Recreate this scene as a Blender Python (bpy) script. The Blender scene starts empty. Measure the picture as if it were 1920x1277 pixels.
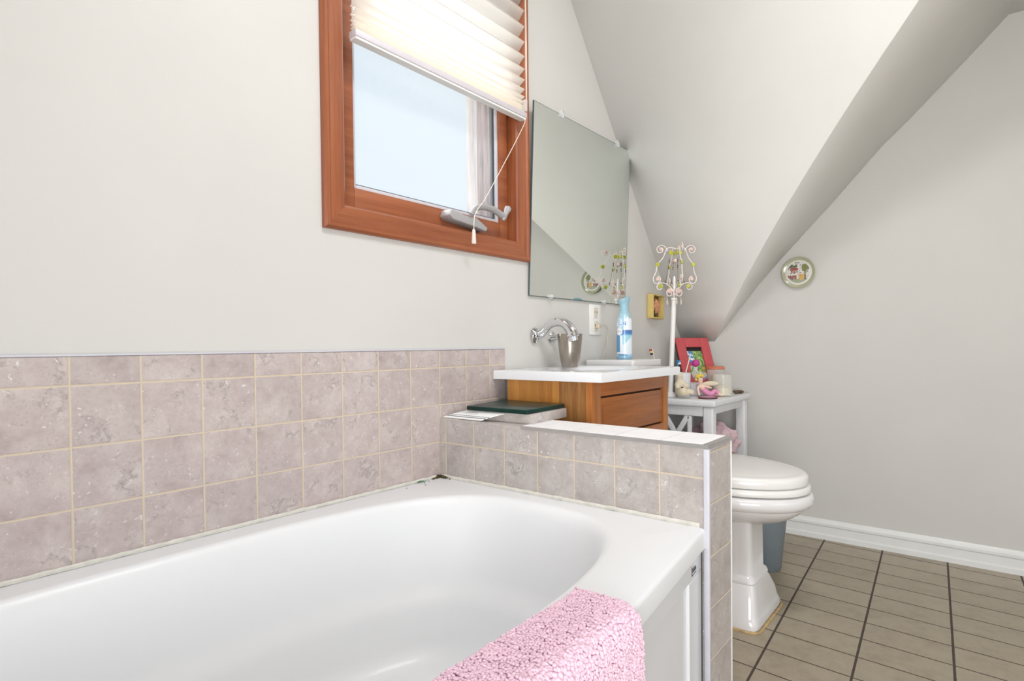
import bpy, bmesh, math, random
from mathutils import Vector, Matrix, noise
random.seed(7)
C = bpy.context.scene.collection
PI = math.pi
def lin(c):
    c = c / 255.0
    return c / 12.92 if c <= .04045 else ((c + .055) / 1.055) ** 2.4
def rgb(h):
    if isinstance(h, str): h = tuple(int(h[i:i + 2], 16) for i in (0, 2, 4))
    return (lin(h[0]), lin(h[1]), lin(h[2]), 1)

# ------------------------------------------------------------------ materials
class NT:
    def __init__(s, name):
        s.m = bpy.data.materials.new(name); s.m.use_nodes = True
        s.t = s.m.node_tree; s.n = s.t.nodes; s.l = s.t.links
        s.b = s.n['Principled BSDF']; s.out = s.n['Material Output']
    def new(s, t, **k):
        n = s.n.new(t)
        for a, v in k.items(): setattr(n, a, v)
        return n
    def put(s, sock, v):
        if hasattr(v, 'is_linked'): s.l.new(v, sock)
        else: sock.default_value = v
    def math(s, op, a, b=0.0, c=0.0):
        n = s.new('ShaderNodeMath', operation=op)
        s.put(n.inputs[0], a); s.put(n.inputs[1], b); s.put(n.inputs[2], c)
        return n.outputs[0]
    def mix(s, f, a, b, mode='MIX'):
        n = s.new('ShaderNodeMix', data_type='RGBA', blend_type=mode)
        s.put(n.inputs[0], f); s.put(n.inputs[6], a); s.put(n.inputs[7], b)
        return n.outputs[2]
    def coord(s): return s.new('ShaderNodeTexCoord').outputs['Object']
    def noise(s, vec, scale, detail=4, rough=.55):
        n = s.new('ShaderNodeTexNoise'); s.put(n.inputs['Vector'], vec)
        n.inputs['Scale'].default_value = scale; n.inputs['Detail'].default_value = detail
        n.inputs['Roughness'].default_value = rough
        return n.outputs['Fac']
    def ramp(s, f, stops):
        n = s.new('ShaderNodeValToRGB'); s.put(n.inputs[0], f); e = n.color_ramp.elements
        while len(e) < len(stops): e.new(.5)
        for i, (p, c) in enumerate(stops): e[i].position = p; e[i].color = c
        return n.outputs[0]
    def bump(s, h, strength=.3, dist=.002):
        n = s.new('ShaderNodeBump'); s.put(n.inputs['Height'], h)
        n.inputs['Strength'].default_value = strength; n.inputs['Distance'].default_value = dist
        s.l.new(n.outputs[0], s.b.inputs['Normal'])
    def base(s, col, rough=.5, metal=0, coat=0, spec=.5):
        s.put(s.b.inputs['Base Color'], col); s.put(s.b.inputs['Roughness'], rough)
        s.b.inputs['Metallic'].default_value = metal
        s.b.inputs['Coat Weight'].default_value = coat
        s.b.inputs['Specular IOR Level'].default_value = spec
        return s.m
def plain(name, col, rough=.5, metal=0, var=.06, scale=30, coat=0, bump=0, spec=.5):
    s = NT(name); v = s.noise(s.coord(), scale)
    c = rgb(col); d = tuple(x * (1 - var) for x in c[:3]) + (1,)
    if bump: s.bump(v, bump, .001)
    return s.base(s.ramp(v, [(.3, d), (.7, c)]), rough, metal, coat, spec)
def painted(name, col, bump=.12):
    s = NT(name); co = s.coord()
    a = s.noise(co, 2.2, 3); b = s.noise(co, 160, 3)
    c = rgb(col); d = tuple(x * .965 for x in c[:3]) + (1,)
    s.bump(s.math('ADD', b, s.math('MULTIPLY', s.noise(co, 9, 2), 2.0)), bump, .0012)
    return s.base(s.ramp(a, [(.35, d), (.65, c)]), .6)
def axes(s, u, v):
    x = s.new('ShaderNodeSeparateXYZ'); s.l.new(s.coord(), x.inputs[0])
    return x.outputs['XYZ'.index(u)], x.outputs['XYZ'.index(v)]
def tile(name, u, v, ou, ov, pu, pv, gw, col, dark, pale, grout, rough=.42, skew=(0, 0), gwv=None, tint=.10, relief=.5, blotch=1.0):
    s = NT(name); a, b = axes(s, u, v)
    A = s.math('ADD', a, s.math('MULTIPLY', b, skew[0])); B = s.math('ADD', b, s.math('MULTIPLY', a, skew[1]))
    def cell(q, o, p):
        t = s.math('DIVIDE', s.math('SUBTRACT', q, o), p)
        f = s.math('FRACT', t)
        return s.math('FLOOR', t), s.math('MULTIPLY', s.math('MINIMUM', f, s.math('SUBTRACT', 1.0, f)), p)
    ca, da = cell(A, ou, pu); cb, db = cell(B, ov, pv)
    co = s.coord(); wob = s.math('MULTIPLY', s.math('SUBTRACT', s.noise(co, 60, 3), .5), .0016)
    ga = s.math('LESS_THAN', s.math('ADD', da, wob), gw / 2)
    gb = s.math('LESS_THAN', s.math('ADD', db, wob), (gwv or gw) / 2)
    g = s.math('MAXIMUM', ga, gb)
    w = s.new('ShaderNodeTexWhiteNoise', noise_dimensions='2D')
    cv = s.new('ShaderNodeCombineXYZ'); s.l.new(ca, cv.inputs[0]); s.l.new(cb, cv.inputs[1]); s.l.new(cv.outputs[0], w.inputs['Vector'])
    off = s.new('ShaderNodeVectorMath', operation='MULTIPLY_ADD'); s.l.new(w.outputs['Color'], off.inputs[0])
    off.inputs[1].default_value = (3, 3, 3); s.l.new(co, off.inputs[2])
    n1 = s.noise(off.outputs[0], 15, 9, .78); n2 = s.noise(off.outputs[0], 55, 5, .7); n3 = s.noise(off.outputs[0], 240, 2, .5)
    c = s.ramp(n1, [(.5 - .14 * 1, rgb(dark)), (.5, rgb(col)), (.66, rgb(pale))]) if blotch else s.ramp(n1, [(.3, rgb(dark)), (.7, rgb(col))])
    c = s.mix(s.math('MULTIPLY', s.math('SMOOTH_MIN', 1.0, s.math('MULTIPLY', s.math('MAXIMUM', s.math('SUBTRACT', n2, .60), 0.0), 7.0), .1), .55 * blotch), c, rgb(pale))
    c = s.mix(s.math('MULTIPLY', s.math('MAXIMUM', s.math('SUBTRACT', n3, .52), 0.0), 3.0 * blotch), c, rgb(dark))
    if blotch == 1.0:
        n4 = s.noise(off.outputs[0], 11, 7, .6); n5 = s.noise(off.outputs[0], 130, 2, .5)
        vein = s.math('SUBTRACT', 1.0, s.math('MINIMUM', 1.0, s.math('MULTIPLY', s.math('ABSOLUTE', s.math('SUBTRACT', n4, .5)), 26.0)))
        vein = s.math('MULTIPLY', vein, s.math('MINIMUM', 1.0, s.math('MULTIPLY', s.math('MAXIMUM', s.math('SUBTRACT', n1, .49), 0.0), 9.0)))
        c = s.mix(s.math('MULTIPLY', vein, .75), c, rgb(tuple(int(q * .86) for q in dark)))
        sp = s.math('MULTIPLY', s.math('MINIMUM', 1.0, s.math('MULTIPLY', s.math('MAXIMUM', s.math('SUBTRACT', n5, .62), 0.0), 14.0)), s.math('MINIMUM', 1.0, s.math('MULTIPLY', s.math('MAXIMUM', s.math('SUBTRACT', n2, .5), 0.0), 10.0)))
        c = s.mix(s.math('MULTIPLY', sp, .8), c, rgb((226, 220, 217)))
    k = s.math('ADD', 1.0 - tint / 2, s.math('MULTIPLY', w.outputs['Value'], tint))
    kc = s.new('ShaderNodeCombineColor')
    for i in range(3): s.l.new(k, kc.inputs[i])
    c = s.mix(1.0, c, kc.outputs[0], 'MULTIPLY')
    c = s.mix(g, c, rgb(grout))
    edge = s.math('MINIMUM', 1.0, s.math('DIVIDE', s.math('MINIMUM', da, db), gw * .9))
    s.bump(s.math('ADD', edge, s.math('MULTIPLY', s.math('ADD', n2, n3), .16)), relief, .002)
    return s.base(c, s.math('ADD', rough, s.math('MULTIPLY', g, .35)))
def wood(name, light, dark, along='Z', scale=1.0, rough=.38, contrast=(.35, .65), coat=.15):
    s = NT(name); mp = s.new('ShaderNodeMapping'); s.l.new(s.coord(), mp.inputs[0])
    k = [38 * scale] * 3; k['XYZ'.index(along)] = 2.0 * scale
    mp.inputs['Scale'].default_value = k
    n = s.noise(mp.outputs[0], 1.0, 5, .6); n2 = s.noise(mp.outputs[0], 5.0, 4, .65)
    f = s.math('ADD', s.math('MULTIPLY', n, .68), s.math('MULTIPLY', n2, .32))
    c = s.ramp(f, [(contrast[0], rgb(dark)), (contrast[1], rgb(light))])
    s.bump(n2, .08, .001)
    return s.base(c, rough, 0, coat)
def attr_mat(name, rough=.4, coat=0):
    s = NT(name); a = s.new('ShaderNodeAttribute'); a.attribute_name = 'Col'
    n = s.noise(s.coord(), 300, 2)
    c = s.mix(s.math('MULTIPLY', n, .12), a.outputs['Color'], (.8, .8, .8, 1))
    return s.base(c, rough, 0, coat)
def glassy(name, col, alpha=.25, rough=.02):
    s = NT(name); s.base(rgb(col), rough)
    tr = s.new('ShaderNodeBsdfTransparent'); mx = s.new('ShaderNodeMixShader')
    lw = s.new('ShaderNodeLayerWeight'); lw.inputs['Blend'].default_value = .35
    f = s.math('ADD', alpha, s.math('MULTIPLY', lw.outputs['Facing'], .5))
    s.l.new(f, mx.inputs[0]); s.l.new(tr.outputs[0], mx.inputs[1]); s.l.new(s.b.outputs[0], mx.inputs[2]); s.l.new(mx.outputs[0], s.out.inputs[0])
    tr.inputs[0].default_value = (1, 1, 1, 1)
    return s.m

M = {}
M['wall'] = painted('wall_paint', (209, 207, 203))
M['ceil'] = painted('ceiling_paint', (240, 239, 236))
M['trim'] = plain('white_trim_paint', (232, 232, 230), .32, var=.04, scale=14)
TC = dict(col=(190, 177, 174), dark=(172, 157, 155), pale=(204, 194, 190), grout=(208, 193, 170))
M['tile_xz'] = tile('wall_tile', 'X', 'Z', 0.0, .6276, .1112, .1095, .0034, **TC)
TG = dict(TC, col=(184, 176, 172), dark=(166, 157, 153), pale=(199, 193, 190))
M['tile_yz'] = tile('ledge_tile', 'Y', 'Z', -.0369, .6273, .1112, .1095, .0034, **TG)
M['tile_end'] = tile('ledge_end_tile', 'X', 'Z', -.40, .5705, 1.0, .1095, .0034, **TG)
M['tile_step'] = tile('step_tile', 'X', 'Y', -.40, -1, 3.0, 3, .003, **TG)
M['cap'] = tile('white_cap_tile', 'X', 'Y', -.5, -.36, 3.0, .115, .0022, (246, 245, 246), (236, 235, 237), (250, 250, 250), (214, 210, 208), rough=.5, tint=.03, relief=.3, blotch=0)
M['floor'] = tile('floor_tile', 'X', 'Y', .608 + .05 * .745, -.685 - .055 * 1.83, .1256, .2262, .0048, (164, 152, 132), (152, 141, 122), (171, 160, 141), (72, 62, 54), rough=.38, skew=(-.05, -.055), gwv=.0066, tint=.10, relief=.35, blotch=.15)
M['alu'] = plain('aluminium_edge', (196, 194, 192), .34, .85, scale=60)
M['tub'] = plain('white_acrylic', (233, 234, 236), .42, var=.02, scale=3, coat=.08)
M['corner'] = plain('pale_corner_strip', (206, 206, 214), .3)
M['apron'] = plain('white_apron', (226, 227, 231), .22, var=.03, scale=3)
M['caulk'] = plain('aged_caulk', (222, 219, 210), .6, var=.2, scale=45, bump=.3)
M['grime'] = plain('dark_grime', (86, 74, 36), .9, var=.5, scale=120)
M['green_bit'] = plain('green_bit', (62, 128, 84), .7)
M['logo'] = plain('dark_print', (84, 84, 92), .5)
M['case_v'] = wood('stained_casing_upright', (165, 97, 60), (130, 69, 41), 'Z', .8)
M['case_h'] = wood('stained_casing_level', (165, 97, 60), (130, 69, 41), 'X', .8)
M['gray_strip'] = plain('pale_glazing_strip', (205, 203, 210), .35)
M['dark_seal'] = plain('dark_seal', (62, 66, 72), .5)
M['ext_white'] = wood('weathered_white_board', (232, 228, 226), (168, 158, 156), 'Z', 1.0, .8, coat=0)
M['ext_gray'] = wood('weathered_brown_board', (178, 160, 158), (104, 88, 88), 'Z', 1.6, .9, (.4, .6), coat=0)
M['pane'] = glassy('window_glass', (240, 246, 250), .02, .0)
M['crank'] = plain('grey_enamel', (178, 176, 178), .35, .25, scale=50)
s = NT('pleated_fabric'); n = s.noise(s.coord(), 240, 3)
s.base(s.ramp(n, [(.3, rgb((238, 233, 224))), (.7, rgb((250, 247, 240)))]), .85)
tl = s.new('ShaderNodeBsdfTranslucent'); tl.inputs[0].default_value = rgb((255, 252, 246))
mx = s.new('ShaderNodeMixShader'); mx.inputs[0].default_value = .78
s.l.new(s.b.outputs[0], mx.inputs[1]); s.l.new(tl.outputs[0], mx.inputs[2]); s.l.new(mx.outputs[0], s.out.inputs[0])
M['blind'] = s.m
M['rail'] = plain('blind_rail', (208, 202, 208), .4)
M['cord'] = plain('cream_cord', (228, 222, 208), .7)
M['tassel'] = plain('cord_pull', (236, 226, 216), .4)
M['mirror'] = plain('silvered_glass', (226, 230, 226), .0, 1.0, var=.0)
M['mirror_edge'] = plain('dark_glass_edge', (70, 82, 84), .25)
M['clear'] = glassy('clear_plastic', (235, 240, 240), .3, .08)
M['oak'] = wood('oak_front', (180, 106, 44), (142, 78, 24), 'X', .9, .4, coat=.05)
M['oak_v'] = wood('oak_stile', (188, 118, 52), (152, 86, 30), 'Z', .9, .4, coat=.05)
M['oak_side'] = wood('oak_side_plank', (204, 142, 66), (158, 98, 36), 'Z', 1.0, .4)
M['veneer'] = wood('oak_veneer', (172, 122, 68), (128, 82, 40), 'Z', 2.4, .5, (.38, .62), coat=0)
M['gap'] = plain('shadow_gap', (46, 26, 14), .8)
M['counter'] = plain('white_cultured_marble', (232, 233, 236), .14, var=.03, scale=6, coat=.3)
M['chrome'] = plain('chrome', (222, 222, 224), .07, 1.0, var=.02)
M['steel'] = plain('brushed_steel', (180, 171, 160), .24, 1.0, var=.25, scale=24)
M['hole'] = plain('dark_hole', (20, 20, 22), .6)
M['plastic'] = plain('white_plastic', (236, 235, 232), .3, var=.02)
M['socket'] = plain('ivory_socket', (222, 214, 202), .35)
M['beige'] = plain('beige_plastic', (206, 190, 168), .4)
M['cable'] = plain('beige_cable', (196, 188, 172), .5)
M['china'] = plain('white_china', (226, 224, 224), .12, var=.02, scale=5, coat=.4)
M['seatw'] = plain('white_seat', (232, 231, 228), .25, var=.02, scale=5)
M['rust'] = plain('stained_sealant', (206, 176, 124), .7, var=.4, scale=50)
M['bin'] = plain('blue_grey_plastic', (122, 132, 138), .45)
M['table'] = plain('white_painted_rattan', (226, 226, 228), .4, var=.05, scale=30)
M['pinkcloth'] = plain('dusty_pink_cloth', (224, 194, 200), .9, var=.2, scale=40, bump=.4)
M['redcloth'] = plain('deep_pink_cloth', (170, 62, 92), .9, var=.3, scale=40)
M['mat'] = plain('pink_chenille', (242, 208, 224), .95, var=.14, scale=70, spec=.15)
M['mat_base'] = plain('pink_mat_weave', (204, 134, 164), .95, var=.2, scale=120, spec=.1)
M['redframe'] = plain('red_weave', (212, 92, 98), .8, var=.3, scale=180, bump=.5)
M['black'] = plain('black_board', (22, 20, 22), .6)
M['paint'] = attr_mat('painted_picture', .35)
M['glaze'] = attr_mat('glazed_picture', .18, .3)
M['printed'] = attr_mat('printed_metal', .28, .2)
M['plate'] = plain('sage_glaze', (178, 180, 152), .18, var=.12, scale=18, coat=.3)
M['lampw'] = plain('white_enamel_rod', (236, 234, 230), .3)
M['wire'] = plain('cream_wire', (238, 228, 222), .35)
M['ydisc'] = plain('yellow_green_glass', (196, 196, 62), .12, var=.2, scale=80)
M['pdisc'] = plain('pink_glass', (232, 198, 192), .12, var=.15, scale=80)
M['bead'] = plain('dark_bead', (96, 82, 76), .15)
M['crystal'] = glassy('crystal_drop_glass', (225, 215, 200), .55, .05)
M['boxy'] = plain('ochre_painted_wood', (212, 188, 116), .5, var=.12, scale=30)
M['boxin'] = plain('box_backing', (128, 104, 54), .7, var=.4, scale=50)
M['rose'] = plain('coral_rose', (226, 160, 122), .6, var=.4, scale=90)
M['leaf'] = plain('olive_leaf', (96, 92, 40), .6, var=.4, scale=90)
M['cream'] = plain('cream_resin', (226, 214, 188), .5, var=.12, scale=60)
M['skin'] = plain('painted_skin', (240, 206, 186), .35, var=.04)
M['blonde'] = plain('yellow_hair', (240, 212, 90), .5, var=.2, scale=200)
M['pinkdress'] = plain('pink_glaze', (232, 150, 190), .3, var=.15, scale=120)
M['dish'] = plain('white_ribbed_ceramic', (226, 222, 224), .25, var=.08, scale=100)
M['jar'] = glassy('jar_glass', (236, 236, 228), .22, .03)
M['wax'] = plain('ivory_wax', (240, 230, 204), .5)
M['amber'] = plain('amber_wax', (214, 160, 104), .4)
M['coral'] = plain('coral_lid', (214, 122, 88), .45)
M['maroon'] = plain('maroon_rim', (104, 44, 62), .3)
M['disc'] = plain('pink_inlay', (206, 176, 188), .2, var=.25, scale=150)
M['shell'] = plain('brown_shell', (112, 92, 72), .4, var=.5, scale=120)
M['cup'] = plain('white_cup', (226, 228, 232), .3)
M['tb_white'] = plain('toothbrush_white', (236, 230, 222), .35)
M['tb_blue'] = plain('toothbrush_blue', (44, 132, 190), .3)
M['tb_purple'] = plain('magenta_bristle', (190, 62, 142), .6)
M['tb_yellow'] = plain('yellow_bristle', (232, 204, 106), .6)
M['tb_red'] = plain('red_bristle', (170, 50, 80), .6)
M['tb_green'] = plain('green_grip', (96, 156, 84), .5)
M['greenslab'] = plain('dark_green_marble', (14, 58, 50), .3, var=.6, scale=22, spec=.25)
M['stone'] = tile('stone_block', 'X', 'Y', -5, -5, 9, 9, .001, **TG)
M['paper'] = attr_mat('printed_paper', .5)

# ------------------------------------------------------------------ mesh helpers
def smooth(me, ang=40):
    bm = bmesh.new(); bm.from_mesh(me)
    for f in bm.faces: f.smooth = True
    for e in bm.edges:
        if len(e.link_faces) == 2:
            e.smooth = e.calc_face_angle(0) < math.radians(ang)
    bm.to_mesh(me); bm.free()
def obj(name, bm, m, parent=None, ang=40, bevel=0, seg=2, local=False):
    """link bm as ONE mesh object; coordinates are world unless local"""
    me = bpy.data.meshes.new(name)
    bmesh.ops.recalc_face_normals(bm, faces=bm.faces)
    if bevel:
        ed = [e for e in bm.edges if len(e.link_faces) == 2 and e.calc_face_angle(0) > math.radians(30)]
        bmesh.ops.bevel(bm, geom=ed, offset=bevel, segments=seg, profile=.5, affect='EDGES')
    bm.to_mesh(me); bm.free(); smooth(me, ang)
    for mm in (m if isinstance(m, (list, tuple)) else [m]): me.materials.append(mm)
    o = bpy.data.objects.new(name, me); C.objects.link(o)
    if parent:
        o.parent = parent
        if not local:
            w = Matrix.Identity(4); p = parent
            chain = []
            while p: chain.append(p); p = p.parent
            for q in reversed(chain): w = w @ (Matrix.Translation(q.location) @ q.rotation_euler.to_matrix().to_4x4())
            me.transform(w.inverted())
    return o
def tag(o, label, cat, group=None):
    o['label'] = label; o['category'] = cat
    if group: o['group'] = group
    return o
def thing(name, label, cat, loc=(0, 0, 0), rz=0, group=None, rx=0, ry=0):
    o = bpy.data.objects.new(name, None); C.objects.link(o); o.empty_display_size = .05
    o.location = loc; o.rotation_euler = (rx, ry, rz)
    return tag(o, label, cat, group)
def struct(o, label=None):
    o['kind'] = 'structure'
    if label: o['label'] = label
    return o
def B(): return bmesh.new()
def box(bm, x0, x1, y0, y1, z0, z1, mi=0):
    v = [bm.verts.new((x, y, z)) for x in (x0, x1) for y in (y0, y1) for z in (z0, z1)]
    F = []
    for q in ((0, 1, 3, 2), (4, 6, 7, 5), (0, 4, 5, 1), (2, 3, 7, 6), (0, 2, 6, 4), (1, 5, 7, 3)):
        f = bm.faces.new([v[i] for i in q]); f.material_index = mi; F.append(f)
    return F
def bx(*a): bm = B(); box(bm, *a); return bm
def loft(bm, rings, close=True, cap0=True, cap1=True):
    R = [[bm.verts.new(p) for p in r] for r in rings]; n = len(R[0]); F = []
    for a, b in zip(R, R[1:]):
        for i in range(n if close else n - 1):
            j = (i + 1) % n
            F.append(bm.faces.new((a[i], a[j], b[j], b[i])))
    if cap0: F.append(bm.faces.new(list(reversed(R[0]))))
    if cap1: F.append(bm.faces.new(R[-1]))
    return F
def lathe(bm, prof, c=(0, 0, 0), n=32, ax=None):
    """prof: (r, h) along axis ax (default Z) from c"""
    M3 = Vector((0, 0, 1)).rotation_difference(Vector(ax or (0, 0, 1))).to_matrix()
    rings = []
    for r, h in prof:
        r = max(r, 1e-5)
        rings.append([Vector(c) + M3 @ Vector((r * math.cos(2 * PI * i / n), r * math.sin(2 * PI * i / n), h)) for i in range(n)])
    return loft(bm, rings)
def tube(bm, pts, r, n=10, sq=1.0):
    pts = [Vector(p) for p in pts]; rings = []; up = None
    for i, p in enumerate(pts):
        t = (pts[min(i + 1, len(pts) - 1)] - pts[max(i - 1, 0)]).normalized()
        if up is None:
            up = t.orthogonal().normalized()
        up = (up - t * up.dot(t)).normalized(); s = t.cross(up)
        rr = r[i] if isinstance(r, (list, tuple)) else r
        rings.append([p + up * (math.cos(2 * PI * k / n) * rr) + s * (math.sin(2 * PI * k / n) * rr * sq) for k in range(n)])
    return loft(bm, rings)
def spline(pts, k=8):
    pts = [Vector(p) for p in pts]; out = []
    P = [pts[0] * 2 - pts[1]] + pts + [pts[-1] * 2 - pts[-2]]
    for i in range(1, len(P) - 2):
        a, b, c, d = P[i - 1:i + 3]
        for j in range(k):
            t = j / k
            out.append(.5 * ((2 * b) + (c - a) * t + (2 * a - 5 * b + 4 * c - d) * t * t + (3 * b - a - 3 * c + d) * t ** 3))
    out.append(pts[-1]); return out
def ball(bm, c, r, sub=2, sc=(1, 1, 1), rot=None):
    g = bmesh.ops.create_icosphere(bm, subdivisions=sub, radius=r)['verts']
    for v in g:
        p = Vector((v.co.x * sc[0], v.co.y * sc[1], v.co.z * sc[2]))
        if rot: p = rot @ p
        v.co = p + Vector(c)
    return g
def prism(bm, poly, axis, a, b):
    """poly: 2D points; extruded along axis from a to b. axis X -> poly=(y,z); Y -> (x,z); Z -> (x,y)"""
    f = {'X': lambda p, t: (t, p[0], p[1]), 'Y': lambda p, t: (p[0], t, p[1]), 'Z': lambda p, t: (p[0], p[1], t)}[axis]
    return loft(bm, [[f(p, a) for p in poly], [f(p, b) for p in poly]])
def bar(bm, p, q, w, h, up=(0, 0, 1)):
    p, q = Vector(p), Vector(q); t = (q - p).normalized(); up = Vector(up)
    s = t.cross(up).normalized(); u = s.cross(t)
    return loft(bm, [[c + s * a * w / 2 + u * b * h / 2 for a, b in ((-1, -1), (1, -1), (1, 1), (-1, 1))] for c in (p, q)])
def paint(o, fn):
    """colour each face corner from fn(local position)"""
    me = o.data; ca = me.color_attributes.new('Col', 'FLOAT_COLOR', 'CORNER')
    for p in me.polygons:
        c = rgb(fn(p.center))
        for li in p.loop_indices: ca.data[li].color = c
    return o

# ------------------------------------------------------------------ camera
cam = bpy.data.cameras.new('camera'); co = bpy.data.objects.new('camera', cam); C.objects.link(co)
yaw, pit, rol = .8851, -.0170, -.0104
fw = Vector((math.sin(yaw) * math.cos(pit), math.cos(yaw) * math.cos(pit), math.sin(pit)))
rt = Vector((math.cos(yaw), -math.sin(yaw), 0)); up = rt.cross(fw)
r2 = rt * math.cos(rol) + up * math.sin(rol); u2 = -rt * math.sin(rol) + up * math.cos(rol)
co.matrix_world = Matrix(((r2.x, u2.x, -fw.x, -1.1806), (r2.y, u2.y, -fw.y, -1.2543), (r2.z, u2.z, -fw.z, .9092), (0, 0, 0, 1)))
cam.sensor_width = 36; cam.lens = 36 * 1082.05 / 1920; cam.shift_y = (666.377 - 638.5) / 1920; cam.clip_start = .02
bpy.context.scene.camera = co
CAMP = co.matrix_world.translation

# ------------------------------------------------------------------ setting
XW = 1.79
WX0, WX1, WZ0, WZ1 = -.376, .447, 1.203, 2.215      # window casing outline
bm = B(); o_ = .012
box(bm, -4, WX0 + o_, 0, .18, 0, 2.75); box(bm, WX1 - o_, 1.95, 0, .18, 0, 2.75)
box(bm, WX0 + o_, WX1 - o_, 0, .18, 0, WZ0 + o_); box(bm, WX0 + o_, WX1 - o_, 0, .18, WZ1 - o_, 2.75)
bmesh.ops.remove_doubles(bm, verts=bm.verts, dist=1e-4)
struct(obj('wall_back', bm, M['wall']), 'white painted wall with the window, mirror and tiled strip')
struct(obj('wall_right', bx(XW, 1.95, -5, -.0005, 0, 2.35), M['wall']), 'plain white wall beside the toilet with a round plate')
struct(obj('floor', bx(-4, XW, -5, 0, -.08, 0), M['floor']), 'beige rectangular floor tiles with dark grout')
bm = B()
ed = [(-.177, .92), (-.292, 1.062), (-.40, 1.20), (-.52, 1.332), (-.635, 1.455), (-.73, 1.556), (-.83, 1.668), (-.91, 1.757), (-1.016, 1.855), (-1.105, 1.946), (-1.18, 2.02), (-1.325, 2.17)]
def E_(z): d = (z - .92) / 1.27; return (XW - d, -.177 - .95 * d - .235 * d * d, z)
Rv = [bm.verts.new((XW, y, z)) for y, z in ed]; Ev = [Rv[0]] + [bm.verts.new(E_(z)) for y, z in ed[1:]]
Wv = [bm.verts.new((E_(z)[0], 0, z)) for y, z in ed]
bm.faces.new((Rv[0], Rv[1], Ev[1]))
for i in range(1, len(ed) - 1): bm.faces.new((Ev[i], Rv[i], Rv[i + 1], Ev[i + 1]))
for i in range(len(ed) - 1): bm.faces.new((Wv[i], Ev[i], Ev[i + 1], Wv[i + 1]))
xe, ye, ze = E_(2.17)
a = bm.verts.new((xe - .345, 0, 2.61)); b = bm.verts.new((xe - .345, ye, 2.61))
bm.faces.new((Wv[-1], Ev[-1], b, a))
c = bm.verts.new((-4, 0, 2.61)); d = bm.verts.new((-4, ye, 2.61)); bm.faces.new((a, b, d, c))
e = bm.verts.new((-4, ye, 2.17)); bm.faces.new((b, Ev[-1], e, d))
f1 = bm.verts.new((-4, -5, 2.17)); f2 = bm.verts.new((XW, -5, 2.17)); bm.faces.new((Rv[-1], f2, f1, e, Ev[-1]))
ce = obj('ceiling', bm, M['ceil'], ang=12)
sd = ce.modifiers.new('thickness', 'SOLIDIFY'); sd.thickness = .05; sd.offset = 1
struct(ce, 'white sloping ceiling planes over the toilet and window')
# which way the shell thickens: keep the room side where it was drawn
cen = sum((v.co for v in ce.data.vertices), Vector()) / len(ce.data.vertices)
bb = [(0, 0), (0, .012), (-.006, .016), (-.012, .02), (-.0165, .03), (-.0165, .06), (-.022, .068), (-.022, .084), (-.012, .09), (0, .092)]
prof = [(0, 0), (.020, 0), (.020, .020), (.013, .026), (.013, .058), (.017, .064), (.017, .074), (.008, .084), (.004, .090), (0, .090)]
bm = B(); prism(bm, [(XW - p, z) for p, z in prof], 'Y', -5, -.02)
struct(obj('baseboard_right', bm, M['trim'], ang=30), 'white moulded baseboard along the right wall')
# tiled strip on the window wall
bm = B(); box(bm, -1.9, .303, -.011, .0005, .44, .8985)
ts = struct(obj('trim_1', bm, M['tile_xz'], bevel=.0015, seg=1), 'mauve square tiles along the wall above the bathtub')
obj('edge_strip', bx(-1.9, .3035, -.0125, -.0002, .8985, .9020), M['corner'], ts)['label'] = 'thin pale edging on top of the tiles'
# half wall
HX, HY, HZ = .1417, -.8104, .6974
bm = B()
F = box(bm, 0, HX, HY, -.0115, 0, HZ - .004)
for f in bm.faces:
    n = f.normal; f.normal_update(); n = f.normal
    f.material_index = 1 if abs(n.y) > .5 else 0
hw = struct(obj('wall_partition', bm, [M['tile_yz'], M['tile_end']]), 'low tiled half wall at the end of the bathtub')
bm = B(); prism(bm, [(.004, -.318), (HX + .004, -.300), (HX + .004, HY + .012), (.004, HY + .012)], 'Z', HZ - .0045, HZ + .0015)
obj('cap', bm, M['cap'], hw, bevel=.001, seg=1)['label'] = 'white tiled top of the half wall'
obj('ledge', bx(.0005, HX, -.318, -.0116, HZ - .0045, HZ + .0005), M['tile_step'], hw)['label'] = 'tile coloured back end of the half wall top'
bm = B(); prism(bm, [(-.0025, -.316), (-.0025, HY - .0025), (HX + .004, HY - .0025), (HX + .004, HY + .0118), (.0038, HY + .0118), (.0038, -.316)], 'Z', HZ - .0075, HZ + .0008)
obj('edge_trim', bm, M['alu'], hw)['label'] = 'grey metal trim around the top edge'
bm = B(); box(bm, -.004, .006, HY - .004, HY + .008, 0, HZ - .0078)
obj('corner_trim', bm, M['corner'], hw, bevel=.002)['label'] = 'white corner strip'
obj('end_trim', bx(HX - .0015, HX + .0015, HY - .002, HY + .003, 0, HZ - .0078), M['trim'], hw, bevel=.001)
bm = B(); tube(bm, [(.004 - .0045, y, .5275 + .0018 * noise.noise((y * 40, 3, 1))) for y in [-.02 - .0065 * i for i in range(120)]], .0055, 6)
obj('caulk_bead', bm, M['caulk'], hw)['label'] = 'aged cream sealant at the tub'

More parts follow.
